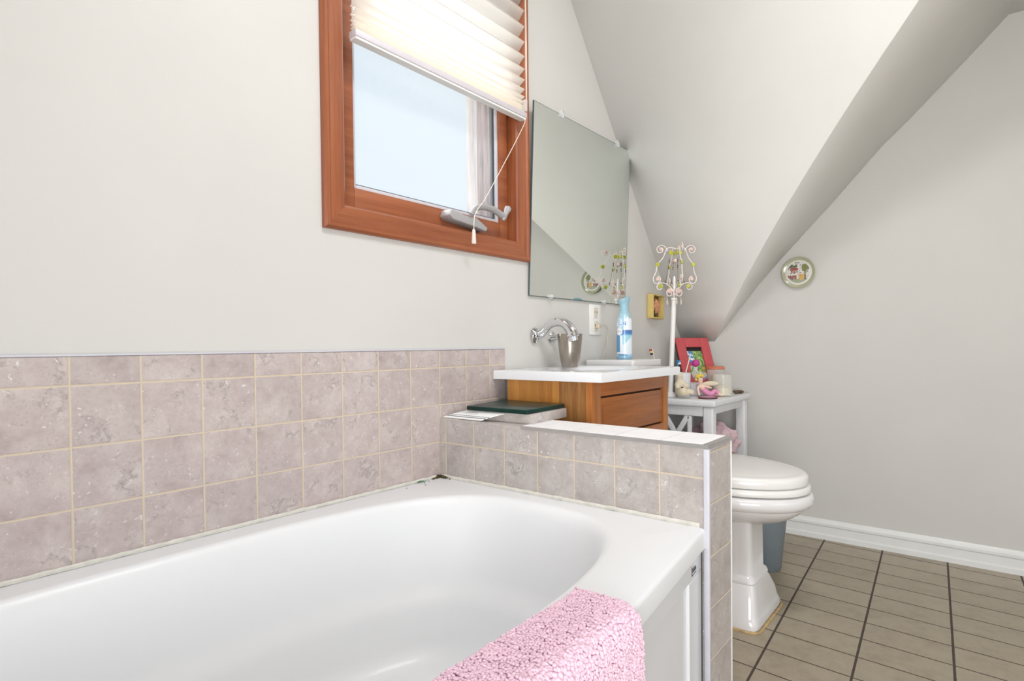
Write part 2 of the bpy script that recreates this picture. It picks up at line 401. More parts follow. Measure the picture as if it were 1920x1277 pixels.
# window
wn = struct(thing('window_1', 'brown wooden casement window with pleated blind', 'window', (.035, 0, WZ0)))
del wn['category']
def casing(side):
    # cross section: distance from outer edge (t) and depth (y)
    pr = [(0, .03), (0, -.010), (.006, -.016), (.014, -.016), (.020, -.011), (.060, -.007), (.066, -.002), (.066, .05), (.075, .05), (.075, .10), (0, .10)]
    bm = B()
    def P(t, y, end):
        if side == 'l': return (WX0 + t, y, (WZ0 + t) if end == 0 else (WZ1 - t))
        if side == 'r': return (WX1 - t, y, (WZ0 + t) if end == 0 else (WZ1 - t))
        if side == 'b': return ((WX0 + t) if end == 0 else (WX1 - t), y, WZ0 + t)
        return ((WX0 + t) if end == 0 else (WX1 - t), y, WZ1 - t)
    loft(bm, [[P(t, y, 0) for t, y in pr], [P(t, y, 1) for t, y in pr]])
    return bm
for sd_ in 'lrbt': obj('casing', casing(sd_), M['case_v' if sd_ in 'lr' else 'case_h'], wn, ang=25)
SX0, SX1, SZ0, SZ1 = WX0 + .076, WX1 - .076, WZ0 + .076, WZ1 - .076
def ring(bm, x0, x1, z0, z1, w, y0, y1, wb=None):
    wb = wb or w
    box(bm, x0, x0 + w, y0, y1, z0, z1); box(bm, x1 - w, x1, y0, y1, z0, z1)
    box(bm, x0 + w, x1 - w, y0, y1, z0, z0 + wb); box(bm, x0 + w, x1 - w, y0, y1, z1 - w, z1)
bm = B(); ring(bm, SX0, SX1, SZ0 - .012, SZ1, .040, .028, .072, .062)
obj('sash', bm, M['case_h'], wn, bevel=.002)['label'] = 'brown inner frame holding the glass'
GX0, GX1, GZ0, GZ1 = SX0 + .040, SX1 - .040, SZ0 + .050, SZ1 - .040
bm = B(); ring(bm, GX0, GX1, GZ0, GZ1, .011, .036, .060); st = obj('glazing_strip', bm, M['gray_strip'], wn, bevel=.002)
bm = B(); ring(bm, GX0 + .011, GX1 - .011, GZ0 + .011, GZ1 - .011, .004, .044, .058); obj('seal', bm, M['dark_seal'], wn)
obj('pane', bx(GX0 + .01, GX1 - .01, .049, .053, GZ0 + .01, GZ1 - .01), M['pane'], wn)['label'] = 'clear glass'
obj('outer_jamb', bx(GX1 + .008, GX1 + .05, .135, .19, WZ0 + .02, WZ1 - .01), M['ext_white'], wn)['label'] = 'flaking white board outside the glass'
obj('outer_stop', bx(GX1 + .003, GX1 + .05, .076, .135, WZ0 + .02, WZ1 - .01), M['ext_gray'], wn)['label'] = 'weathered brown board outside the glass'
# crank: cover, folding arm, knob
bm = B()
prism(bm, [(.045, 1.302), (.052, 1.322), (.11, 1.312), (.165, 1.312), (.215, 1.288), (.208, 1.276), (.15, 1.284), (.06, 1.292)], 'Y', -.018, .028)
cr = obj('crank_cover', bm, M['crank'], wn, bevel=.003); cr['label'] = 'grey metal operator cover'
bm = B()
tube(bm, spline([(.135, -.02, 1.318), (.148, -.026, 1.338), (.185, -.03, 1.348), (.235, -.03, 1.346), (.285, -.028, 1.332)]), .0112, 10, .8)
ah = obj('crank_arm', bm, M['crank'], cr)
bm = B(); lathe(bm, [(.004, -.016), (.0085, -.01), (.0085, .014), (.0115, .023), (.0115, .031), (.005, .037), (0, .037)], (.285, -.03, 1.336), 16, (.45, -.2, 1))
obj('crank_knob', bm, M['crank'], cr)
# pleated blind
bl = thing('pleated_blind', 'white pleated window blind pulled halfway down the brown window', 'blind', (.035, -.03, 2.12))
BX0, BX1 = -.300, .383
zs = [2.098]
for h in [.030] * 5 + [.027] * 3 + [.024] * 2 + [.020] * 3 + [.016] * 2 + [.012] * 2 + [.008] * 3 + [.005] * 5: zs.append(zs[-1] - h)
zb = zs[-1]; k = (2.098 - 1.700) / (2.098 - zb); zs = [2.098 - (2.098 - z) * k for z in zs]
bm = B(); rows = []
for i, z in enumerate(zs):
    y = -.019 if i % 2 else -.044
    rows.append([bm.verts.new((BX0 + (BX1 - BX0) * j / 8, y, z)) for j in range(9)])
for a, b in zip(rows, rows[1:]):
    for j in range(8): bm.faces.new((a[j], a[j + 1], b[j + 1], b[j]))
obj('pleated_fabric', bm, M['blind'], bl, ang=5)
obj('head_rail', bx(BX0, BX1 + .012, -.046, -.0165, 2.098, 2.135), M['rail'], bl, bevel=.002)
bm = B(); box(bm, BX0 - .004, BX1 + .006, -.048, -.018, 1.683, 1.700)
br = obj('bottom_rail', bm, M['rail'], bl, bevel=.002); br['label'] = 'grey white bottom bar'
obj('rail_lip', bx(BX0 - .002, BX1 + .004, -.045, -.021, 1.677, 1.6835), M['trim'], br)
bm = B(); lathe(bm, [(0, 0), (.008, 0), (.009, .01), (.005, .018), (0, .018)], (BX1 - .004, -.05, 2.082), 12); obj('cord_lock', bm, M['chrome'], bl)
bm = B(); box(bm, BX1 - .004, BX1 + .006, -.05, -.036, 1.705, 1.745); obj('cord_cleat', bm, M['clear'], bl, bevel=.002)
bm = B(); tube(bm, [(BX1 + .0015, -.050, 2.085), (BX1 + .003, -.050, 1.90), (BX1 + .001, -.05, 1.745)], .0011, 6)
tube(bm, [(BX1 - .003, -.050, 2.085), (BX1 + .0005, -.050, 1.745)], .0009, 6)
tube(bm, spline([(BX1 - .006, -.04, 1.68), (BX1 - .010, -.045, 1.655), (.25, -.048, 1.48), (.165, -.05, 1.365), (.132, -.052, 1.330), (.118, -.050, 1.305), (.116, -.048, 1.263)], 6), .0013, 6)
obj('pull_cord', bm, M['cord'], bl)
bm = B(); loft(bm, [[(.116 + sx * w, -.048 + sy * w * .7, z) for sx, sy in ((-1, -1), (1, -1), (1, 1), (-1, 1))] for w, z in ((.0028, 1.266), (.0045, 1.262), (.0062, 1.226), (.0056, 1.221))])
obj('cord_pull', bm, M['tassel'], bl, bevel=.001)['label'] = 'small cream tassel on the cord'

# mirror
mr = thing('wall_mirror', 'rectangular frameless mirror held by clear clips on the wall beside the window', 'mirror', (.797, -.002, 1.0875), rx=.042)
mw, mh = .352, .677
bm = B(); box(bm, -mw, mw, -.0065, -.0055, 0, mh); obj('glass', bm, M['mirror'], mr, local=True)
bm = B(); ring(bm, -mw - .002, mw + .002, -.002, mh + .002, .003, -.0058, -.001); obj('edge', bm, M['mirror_edge'], mr, local=True)['label'] = 'dark cut edge of the mirror'
for x, z in ((.611 - .797, mh + .004), (1.033 - .797, mh + .004), (.569 - .797, -.004), (.955 - .797, -.004)):
    sgn = 1 if z > .3 else -1
    bm = B(); box(bm, x - .011, x + .011, -.014, -.004 if 0 else .0, z - .012 * (sgn > 0) - .002, z + .012 * (sgn < 0) + .002 if sgn < 0 else z + .012)
    cl = obj('clip', bm, M['clear'], mr, bevel=.003, local=True)
    bm = B(); lathe(bm, [(0, 0), (.004, 0), (.004, .002), (0, .003)], (x, -.0142, z + sgn * .006), 10, (0, -1, 0)); obj('clip_screw', bm, M['chrome'], cl, local=True)

# ------------------------------------------------------------------ bathtub
tub = thing('bathtub', 'white alcove bathtub with a rounded basin below the mauve tiles', 'bathtub', (-.76, -.42, 0))
ZR = .5235
def yfront(x): return -.805 + .118 * max(x, -.48) - .01 * min(1, max(0, -x / .9))
cx, cy, sa, sb = -.762, -.418, .702, .338
N = 144
def supe(d, z, n=3.1, sx=0.0, sy=0.0):
    out = []
    for i in range(N):
        t = 2 * PI * i / N; c_, s_ = math.cos(t), math.sin(t)
        x = (sa - d) * math.copysign(abs(c_) ** (2 / n), c_); y = (sb - d * .72) * math.copysign(abs(s_) ** (2 / n), s_)
        out.append((cx + x + sx, cy + y + sy, z))
    return out
def outer(z, ex=0.0):
    out = []
    for p in supe(0, z):
        dx, dy = p[0] - cx, p[1] - cy
        k = 9.0
        if dx > 1e-6: k = min(k, (-.0015 + ex - cx) / dx)
        if dx < -1e-6: k = min(k, (-1.525 - cx) / dx)
        if dy > 1e-6: k = min(k, (-.0115 - cy) / dy)
        if dy < -1e-6:
            for _ in range(12):
                kk = (yfront(cx + dx * min(k, 9 if k < 9 else 1)) - cy) / dy; k = min(k, kk) if _ == 0 else min((-.0015 + ex - cx) / dx if dx > 1e-6 else ((-1.525 - cx) / dx if dx < -1e-6 else 9), (yfront(cx + dx * k) - cy) / dy)
        out.append((cx + dx * k, cy + dy * k, z))
    # square the four corners off
    for tx, ty in ((-.0015, -.0115), (-1.525, -.0115), (-.0015, yfront(-.0015)), (-1.525, yfront(-1.525))):
        j = min(range(N), key=lambda i: (out[i][0] - tx) ** 2 + (out[i][1] - ty) ** 2); out[j] = (tx, ty, z)
    return out
def frm(o, k): return [(p[0] + (cx - p[0]) * 0, p[1] + (k if p[1] < -.6 else 0), p[2]) for p in o]
bm = B(); rings = []
lip = outer(ZR)
rings.append([(p[0], p[1] + (.012 if p[1] < yfront(p[0]) + .01 else 0), ZR - .042) for p in lip])
rings.append([(p[0], p[1], ZR - .040) for p in lip]); rings.append([(p[0], p[1], ZR - .008) for p in lip])
rings.append([(p[0], p[1] + (.002 if p[1] < -.7 else 0), ZR - .002) for p in lip])
rings.append([(p[0], p[1] + (.007 if p[1] < -.7 else 0), ZR) for p in lip])
for d, z, n in ((-.014, ZR, 3.0), (-.006, ZR - .0012, 3.0), (.002, ZR - .005, 3.0), (.010, ZR - .014, 3.0), (.018, ZR - .028, 3.0), (.028, ZR - .06, 3.0), (.044, ZR - .12, 3.0), (.056, ZR - .175, 2.9), (.066, ZR - .20, 2.9), (.080, ZR - .212, 2.9), (.090, ZR - .235, 2.8), (.108, ZR - .30, 2.8), (.135, ZR - .335, 2.6), (.18, ZR - .352, 2.5), (.25, ZR - .357, 2.4), (.33, ZR - .358, 2.2)):
    rings.append(supe(d, z, n, -.35 * max(0, ZR - z - .05) * (1 if d > .03 else 0) * .5))
loft(bm, rings, cap0=False)
obj('basin', bm, M['tub'], tub, ang=50)
bm = B(); xs = [-.004 - .0765 * i for i in range(21)]
def apr(dz0, dz1, off, xs):
    r0 = [(x, yfront(x) + off, dz0) for x in xs]; r1 = [(x, yfront(x) + off, dz1) for x in xs]
    r2 = [(x, yfront(x) + off + .02, dz1) for x in xs]; r3 = [(x, yfront(x) + off + .02, dz0) for x in xs]
    loft(bm, [[a[i] for a in (r0, r1, r2, r3)] for i in range(len(xs))])
apr(0, ZR - .043, .014, xs)
ap = obj('apron', bm, M['apron'], tub, ang=30); ap['label'] = 'white front panel of the bathtub'
# raised border leaves a recessed field
bm = B(); xin = [x for x in xs if -1.42 < x < -.12]
apr(ZR - .085, ZR - .043, .008, xs); apr(0, .07, .008, xs); apr(.07, ZR - .085, .008, [-.004, -.05, -.098]); apr(.07, ZR - .085, .008, [-1.44, -1.49, -1.534])
obj('apron_border', bm, M['apron'], ap, ang=20, bevel=.0025)
bm = B(); tube(bm, [(-.0135, yfront(0) + .003, z) for z in (0.01, .25, .478)], .0015, 6); obj('apron_seam', bm, M['dark_seal'], ap)
bm = B()
def mk(x0, x1, z0, z1): box(bm, x0, x1, yfront(-.055) - .0006 + .0068, yfront(-.055) + .012, z0, z1)
def mkq(x0, x1, z0, z1):
    y0 = yfront(x0) + .0072; y1 = yfront(x1) + .0072
    v = [bm.verts.new(p) for p in ((x0, y0, z0), (x1, y1, z0), (x1, y1, z1), (x0, y0, z1), (x0, y0 + .004, z0), (x1, y1 + .004, z0), (x1, y1 + .004, z1), (x0, y0 + .004, z1))]
    for q in ((0, 1, 2, 3), (5, 4, 7, 6), (0, 4, 5, 1), (1, 5, 6, 2), (2, 6, 7, 3), (3, 7, 4, 0)): bm.faces.new([v[i] for i in q])
mkq(-.0795, -.0765, .447, .466); mkq(-.0765, -.046, .4475, .4487)
for i, (w, h) in enumerate(((.003, .009), (.004, .006), (.003, .011), (.004, .007), (.005, .008), (.003, .006))): mkq(-.073 + i * .0046, -.073 + i * .0046 + w * .7, .453, .453 + h)
obj('maker_mark', bm, M['logo'], ap)['label'] = 'tiny dark logo and underline'
bm = B()
pp = [(-1.52 + .0126 * i, -.0135, ZR + .0042 + .0016 * noise.noise((i * .9, 1, 4))) for i in range(120)]
tube(bm, pp, [.0048 + .0018 * noise.noise((i * .7, 5, 2)) for i in range(120)], 6)
obj('caulk_bead', bm, M['caulk'], tub)['label'] = 'uneven cream sealant along the tiles'
bm = B()
for i in range(46):
    t = random.random() ** 1.6
    p = (-.012 - .03 * t, -.0165 - .004 * random.random(), ZR + .001 + .010 * random.random() * (1 - t)) if i % 2 else (-.0085 - .003 * random.random(), -.02 - .05 * t, ZR + .001 + .009 * random.random() * (1 - t))
    ball(bm, p, .0018 + .002 * random.random(), 1, (1, 1, .7))
for p in ((-.085, -.035), (-.10, -.055), (-.155, -.04), (-.062, -.028)): ball(bm, (p[0], p[1], ZR + .0008), .0017, 1, (1.3, .9, .6))
obj('grime', bm, M['grime'], tub)['label'] = 'dark mildew in the tub corner'; bpy.data.objects['grime']['kind'] = 'stuff'
bm = B()
for i in range(9): tube(bm, [(-.098 + .006 * random.random(), -.018, ZR + .003), (-.10 + .03 * random.random(), -.02 - .008 * random.random(), ZR + .002 + .004 * random.random())], .0009, 5)
tag(obj('green_shred', bm, M['green_bit']), 'tiny green shred lying on the bathtub rim below the tiles', 'scrap')

# pink bath mat over the front rim
bm_ = thing('bath_mat', 'pink chenille bath mat draped over the front rim of the bathtub', 'bath mat', (-.86, -.83, ZR))
def matprof(x):
    yo = yfront(x)
    return spline([(x, yo + .088, ZR + .0075), (x, yo + .06, ZR + .0085), (x, yo + .02, ZR + .0095), (x, yo - .003, ZR + .0055), (x, yo - .012, ZR - .010), (x, yo - .015, ZR - .04), (x, yo - .017, ZR - .14), (x, yo - .015, ZR - .30), (x, yo - .013, .13)], 7)
MX0, MX1 = -1.28, -.447
bm = B(); cols = 60; rows = []
for i in range(cols + 1):
    x = MX1 + (MX0 - MX1) * i / cols; rows.append(matprof(x))
def inner(r, off):
    out = []
    for k_, p in enumerate(r):
        t = (r[min(k_ + 1, len(r) - 1)] - r[max(k_ - 1, 0)]).normalized(); n_ = Vector((0, -t.z, t.y)); 
        if n_.z + (-n_.y) < 0: n_ = -n_
        out.append(p + n_ * off)
    return out
loft(bm, [list(r) + list(reversed(inner(r, .006))) for r in rows])
obj('backing', bm, M['mat_base'], bm_, ang=60)
bm = B(); base_ico = bmesh.new(); bmesh.ops.create_icosphere(base_ico, subdivisions=1, radius=1)
iv = [v.co.copy() for v in base_ico.verts]; iff = [[v.index for v in f.verts] for f in base_ico.faces]; base_ico.free()
verts, faces = [], []
def blob(c, n_, r, el):
    q = Vector((0, 0, 1)).rotation_difference(n_).to_matrix(); rz = Matrix.Rotation(random.random() * PI, 3, 'Z'); o = len(verts)
    tl_ = Matrix.Rotation(random.uniform(-.5, .5), 3, 'X')
    for v in iv: verts.append(Vector(c) + q @ (tl_ @ (rz @ Vector((v.x * r * el, v.y * r, v.z * r * 1.15)))))
    for f in iff: faces.append([i + o for i in f])
x = MX1 - .001
while x > -.92:
    pr = matprof(x); pr = [Vector(p) for p in pr]
    L = 0; nxt = random.random() * .005
    for a, b in zip(pr, pr[1:]):
        dl = (b - a).length
        while nxt < L + dl:
            p = a + (b - a) * ((nxt - L) / dl); t = (b - a).normalized(); n_ = Vector((0, -t.z, t.y))
            if n_.z - n_.y < 0: n_ = -n_
            if not (p.z < .28):
                big = 1.0 + .45 * math.exp(-((nxt - .093) / .016) ** 2)
                blob(p + n_ * (.0068 + .0016 * random.random()) + Vector((random.uniform(-.0016, .0016), 0, 0)), n_, (.0022 + .0007 * random.random()) * big, 1.0 + .9 * random.random())
            nxt += .0043 * random.uniform(.75, 1.25)
        L += dl
    x -= .0043 * random.uniform(.9, 1.1)
me = bpy.data.meshes.new('pile'); me.from_pydata([tuple(v) for v in verts], [], faces); me.update()
me.transform(Matrix.Translation(bm_.location).inverted())
for p in me.polygons: p.use_smooth = True
me.materials.append(M['mat']); po = bpy.data.objects.new('pile', me); C.objects.link(po); po.parent = bm_; po['kind'] = 'stuff'; po['label'] = 'nubbly pink chenille loops'

# ------------------------------------------------------------------ vanity
VX0, VX1, VY, VZ = .24, .784, -.418, .829
vc = thing('vanity_cabinet', 'small oak vanity cabinet under the white sink top', 'cabinet', (.51, -.2, 0))
kx0, kx1, ky = VX0 + .013, VX1 - .013, VY + .040
obj('body', bx(kx0 + .013, kx1 - .002, ky + .022, -.07, .08, VZ - .135), M['oak_v'], vc)
obj('kick', bx(kx0 + .03, kx1 - .03, ky + .06, -.08, 0, .08), M['gap'], vc)
ym = ky + .115
sp = obj('side_panel', bx(kx0, kx0 + .0125, ym, -.062, .0, VZ - .0285), M['oak_side'], vc); sp['label'] = 'yellowish oak plank on the side'
obj('side_veneer', bx(kx0, kx0 + .0125, ky + .022, ym - .0006, .0, VZ - .0285), M['veneer'], vc)['label'] = 'brown grained veneer strip on the side'
obj('corner_stile', bx(kx0, kx0 + .0500, ky, ky + .0215, .0, VZ - .0285), M['oak_v'], vc, bevel=.001)['label'] = 'oak corner post of the front'
obj('front_stile', bx(.7345, kx1, ky, ky + .0215, .0, VZ - .0285), M['oak_v'], vc, bevel=.001)
zt = VZ - .0285
obj('top_rail', bx(kx0 + .0502, .7343, ky, ky + .0205, .7560, zt), M['oak'], vc, bevel=.001)
obj('mid_rail', bx(kx0 + .0502, .7343, ky, ky + .0205, .575, .6310), M['oak'], vc, bevel=.001)
obj('front_gap', bx(kx0 + .0502, .7343, ky + .012, ky + .0206, .02, .7558), M['gap'], vc)['label'] = 'dark gap around the drawer'
bm = B(); box(bm, kx0 + .0503, .7285, ky + .003, ky + .0118, .6365, .7495)
dr_ = obj('drawer', bm, M['oak'], vc, bevel=.0015); dr_['label'] = 'oak drawer front'
bm = B(); box(bm, kx0 + .066, .714, ky + .0015, ky + .0030, .651, .735); obj('raised_field', bm, M['oak'], dr_, bevel=.001)
for a0, a1 in ((kx0 + .053, .492), (.494, .7300)):
    obj('door', bx(a0, a1, ky + .002, ky + .0118, .10, .571), M['oak'], vc, bevel=.0025)
# sink top
stp = thing('sink_top', 'white sink top with an oval basin on the oak vanity', 'sink', (.51, -.2, VZ - .028))
bm = B(); nb = 96; bxc, byc, ba, bb_ = .535, -.215, .195, .135
def rectp(z, sh=0):
    out = []
    x0, x1, y0, y1 = VX0 + sh, VX1 - sh, VY + sh, -.0012
    for i in range(nb):
        t = 2 * PI * i / nb; dx, dy = math.cos(t), math.sin(t)
        k_ = min((x1 - bxc) / dx if dx > 1e-6 else 9, (x0 - bxc) / dx if dx < -1e-6 else 9, (y1 - byc) / dy if dy > 1e-6 else 9, (y0 - byc) / dy if dy < -1e-6 else 9)
        out.append([bxc + dx * k_, byc + dy * k_, z])
    for tx, ty in ((x0, y0), (x1, y0), (x1, y1), (x0, y1)):
        j = min(range(nb), key=lambda i: (out[i][0] - tx) ** 2 + (out[i][1] - ty) ** 2); out[j][:2] = [tx, ty]
    for p in out:
        if p[0] < .303 and p[1] > -.0125: p[1] = -.0125
    return out
def ell(s_, z): return [[bxc + ba * s_ * math.cos(2 * PI * i / nb), byc + bb_ * s_ * math.sin(2 * PI * i / nb), z] for i in range(nb)]
loft(bm, [ell(.55, VZ - .10), ell(.9, VZ - .06), rectp(VZ - .028, .03), rectp(VZ - .028), rectp(VZ - .004), rectp(VZ - .001, .0015), rectp(VZ, .004), ell(1.06, VZ), ell(1.0, VZ - .002), ell(.95, VZ - .010), ell(.85, VZ - .035), ell(.65, VZ - .07), ell(.4, VZ - .088), ell(.12, VZ - .092)], cap0=False)
obj('slab', bm, M['counter'], stp, ang=35)
bm = B(); lathe(bm, [(.0, 0), (.018, 0), (.02, .002), (.012, .004), (0, .003)], (bxc, byc, VZ - .0925), 20); obj('drain', bm, M['chrome'], stp)
# faucet on the wall
fc = thing('wall_faucet', 'chrome wall mounted faucet arching over the sink', 'faucet', (.475, -.001, .947))
bm = B(); pr = [(0, 0), (.5, 0), (.95, .003), (1, .006), (.97, .008), (.5, .011), (0, .012)]
loft(bm, [[(.475 + r * .024 * math.cos(2 * PI * i / 32) + .0, -.0008 - h, .945 + r * .029 * math.sin(2 * PI * i / 32)) for i in range(32)] for r, h in [(max(a_, .001), b_) for a_, b_ in pr]])
es = obj('escutcheon', bm, M['chrome'], fc)
bm = B(); lathe(bm, [(0, 0), (.0032, 0), (.0032, .003), (0, .003)], (.4685, -.0105, .9445), 12, (0, -1, 0)); obj('screw_hole', bm, M['hole'], es)
path = spline([(.4995, -.006, .946), (.4976, -.0214, .9565), (.4951, -.0447, .9725), (.4923, -.0702, .9860), (.489, -.0999, .9905), (.4858, -.1289, .9830), (.4835, -.1502, .9676), (.4822, -.1618, .9520), (.4820, -.1645, .9400)], 7)
rr = [.0090 + (.0190 - .0090) * min(1, (i / (len(path) - 1)) * 1.25) ** .9 for i in range(len(path))]
bm = B(); tube(bm, path, rr, 20)
sp_ = obj('spout', bm, M['chrome'], fc)
bm = B(); prism(bm, [(-.010, .934), (-.026, .934), (-.040, .947), (-.058, .964), (-.07, .978), (-.052, .972), (-.022, .952)], 'X', .4905, .4995); obj('spout_fin', bm, M['chrome'], sp_, bevel=.002)
bm = B(); d_ = (path[-1] - path[-2]).normalized(); lathe(bm, [(.0205, -.004), (.0215, 0), (.0215, .004), (.016, .006), (.0155, .020), (.0, .020)], path[-1] - d_ * .002, 24, d_); obj('aerator', bm, M['chrome'], sp_)
bm = B(); lathe(bm, [(0, 0), (.024, 0), (.024, .004), (.014, .012), (.010, .03), (.012, .036), (.012, .048), (.008, .051), (0, .052)], (.585, -.001, .938), 24, (0, -1, 0))
vh = obj('valve', bm, M['chrome'], fc)
bm = B(); tube(bm, [(.583, -.044, .938), (.548, -.046, .938), (.506, -.047, .936)], [.006, .0045, .0035], 12); tube(bm, [(.552, -.046, .945), (.508, -.047, .9455)], [.003, .002], 8)
obj('lever', bm, M['chrome'], vh)
# tumbler
tm = thing('steel_tumbler', 'brushed steel tumbler on the white sink top under the chrome faucet', 'cup', (.549, -.107, VZ + .0005))
bm = B(); nn = 40
def fl(r, z): return [(r * (1 + .014 * math.cos(5 * 2 * PI * i / nn) * (z > .004)) * math.cos(2 * PI * i / nn), r * (1 + .014 * math.cos(5 * 2 * PI * i / nn) * (z > .004)) * math.sin(2 * PI * i / nn), z) for i in range(nn)]
loft(bm, [fl(.001, 0), fl(.0275, 0), fl(.030, .004), fl(.0355, .03), fl(.0395, .06), fl(.0425, .09), fl(.0448, .119), fl(.0438, .1195), fl(.041, .09), fl(.032, .04), fl(.027, .008), fl(.001, .007)])
obj('cup', bm, M['steel'], tm, local=True)

# outlet, plug
ot = thing('wall_outlet', 'white double power outlet on the wall below the mirror', 'outlet', (.895, -.0005, 1.013))
obj('cover_plate', bx(-.043 + .895, .043 + .895, -.0065, -.0005, .950, 1.076), M['plastic'], ot, bevel=.002)
for z in (1.040, .986):
    bm = B(); box(bm, .877, .913, -.0085, -.006, z - .020, z + .020); rc = obj('receptacle', bm, M['socket'], ot, bevel=.003)
    bm = B(); box(bm, .886, .8885, -.0092, -.0082, z - .002, z + .010); box(bm, .9015, .904, -.0092, -.0082, z - .002, z + .008); lathe(bm, [(0, 0), (.0028, 0), (0, .0008)], (.895, -.0084, z - .010), 10, (0, -1, 0)); obj('slot', bm, M['hole'], rc)
for z in (1.066, .960):
    bm = B(); lathe(bm, [(0, 0), (.003, 0), (.002, .0012), (0, .0014)], (.895, -.0065, z), 10, (0, -1, 0)); obj('plate_screw', bm, M['chrome'], ot)
pg = thing('power_plug', 'beige plug with a thin cable in the lower socket of the outlet', 'plug', (.895, -.012, .986))
bm = B(); box(bm, .886, .904, -.028, -.0095, .977, .995); obj('plug_body', bm, M['beige'], pg, bevel=.004)
bm = B(); tube(bm, spline([(.903, -.022, .987), (.925, -.028, .990), (.948, -.028, .984), (.962, -.026, .960), (.962, -.022, .92), (.948, -.018, .88), (.930, -.014, .835), (.925, -.012, .78), (.925, -.010, .70)], 8), .0024, 8)
obj('cable', bm, M['cable'], pg)

# ------------------------------------------------------------------ toilet
TT = math.radians(-10)          # turned slightly toward the tub
to = thing('toilet', 'white pedestal toilet with its lid down beside the tiled half wall', 'toilet', (.84, -.50, 0))
tip = Vector((.783, -.822)); fdir = Vector((-.174, -.985)).normalized(); perp = Vector((-fdir.y, fdir.x)) * -1
perp = Vector((.985, -.174))
def egg(L, w, z, back=.0, n=64, squ=.62):
    """outline; L from tip back, half width w"""
    out = []
    for i in range(n):
        t = 2 * PI * i / n; c_, s_ = math.cos(t), math.sin(t)
        if c_ >= 0: u = c_ * L * squ; k_ = abs(s_)
        else: u = -abs(c_) ** .75 * L * (1 - squ); k_ = abs(s_) ** .8
        v = math.copysign(k_ * w, s_)
        ctr = tip - fdir * (.495 * squ)
        p = ctr + fdir * u + perp * v
        out.append((p.x, min(p.y, -.386), z))
    return out
bm = B(); loft(bm, [egg(.484, .199, .4575), egg(.494, .205, .459), egg(.496, .206, .463), egg(.496, .206, .482), egg(.488, .202, .4885), egg(.470, .193, .4915), egg(.452, .184, .4905), egg(.440, .178, .492), egg(.38, .14, .4965), egg(.22, .08, .4985), egg(.03, .012, .499)]); obj('lid', bm, M['seatw'], to, ang=60)
bm = B(); loft(bm, [egg(.502, .208, .4335), egg(.507, .212, .435), egg(.508, .213, .438), egg(.508, .213, .450), egg(.504, .210, .4535)]); obj('seat', bm, M['seatw'], to, ang=60)
bm = B()
def col_(w0, w1, y0, y1, z, n=64):
    out = []
    for i in range(n):
        t = 2 * PI * i / n; c_, s_ = math.cos(t), math.sin(t)
        u = math.copysign(abs(c_) ** .18, c_); v = math.copysign(abs(s_) ** .18, s_)
        # i=0 is the front (-y)
        p0 = (w0 + w1) / 2; out.append((p0 + v * (w1 - w0) / 2, (y0 + y1) / 2 - u * (y1 - y0) / 2, z))
    return out
cx0, cx1 = .722, .874
rg = [col_(.672, .968, -.708, -.40, 0), col_(.670, .970, -.711, -.40, .018), col_(.678, .962, -.704, -.40, .034), col_(.680, .960, -.702, -.40, .040), col_(.690, .948, -.698, -.40, .072), col_(.706, .904, -.690, -.40, .120), col_(.712, .890, -.686, -.40, .132), col_(.710, .892, -.689, -.40, .137), col_(.714, .886, -.685, -.40, .150), col_(cx0, cx1, -.678, -.40, .158), col_(cx0, cx1, -.676, -.40, .335), col_(cx0 - .004, cx1 + .006, -.684, -.40, .345)]
loft(bm, rg, cap1=True); obj('pedestal', bm, M['china'], to, ang=45)
bm = B(); loft(bm, [egg(.30, .09, .318, squ=.60), egg(.36, .125, .330, squ=.60), egg(.42, .160, .346), egg(.462, .187, .364), egg(.482, .199, .378), egg(.486, .201, .384), egg(.498, .208, .386), egg(.514, .218, .392), egg(.522, .223, .402), egg(.522, .223, .418), egg(.514, .217, .427), egg(.50, .206, .4295)]); obj('bowl', bm, M['china'], to, ang=50)
obj('tank', bx(.815, 1.045, -.215, -.02, .40, .822), M['china'], to, bevel=.015, seg=3)
bm = B(); prism(bm, [(.797, -.018), (.797, -.222), (.806, -.23), (1.035, -.23), (1.060, -.205), (1.062, -.018)], 'Z', .822, .8485); obj('tank_lid', bm, M['china'], to, bevel=.005, seg=3)
obj('bowl_neck', bx(.80, .99, -.41, -.20, .18, .425), M['china'], to, bevel=.02, seg=3)
bm = B(); cc = col_(.667, .973, -.714, -.3, .0015)
tube(bm, [cc[i % 64] for i in range(-18, 19)], [.005 + .0025 * noise.noise((i * .8, 2, 2)) for i in range(37)], 6); obj('base_sealant', bm, M['rust'], to)['label'] = 'stained yellowish sealant at the floor'
wb = thing('waste_bin', 'blue grey plastic waste bin behind the toilet', 'bin', (1.27, -.545, 0))
bm = B(); lathe(bm, [(.001, 0), (.078, 0), (.082, .004), (.112, .30), (.116, .302), (.116, .308), (.108, .308), (.079, .01), (.001, .008)], (0, 0, 0), 40); obj('bucket', bm, M['bin'], wb, local=True)

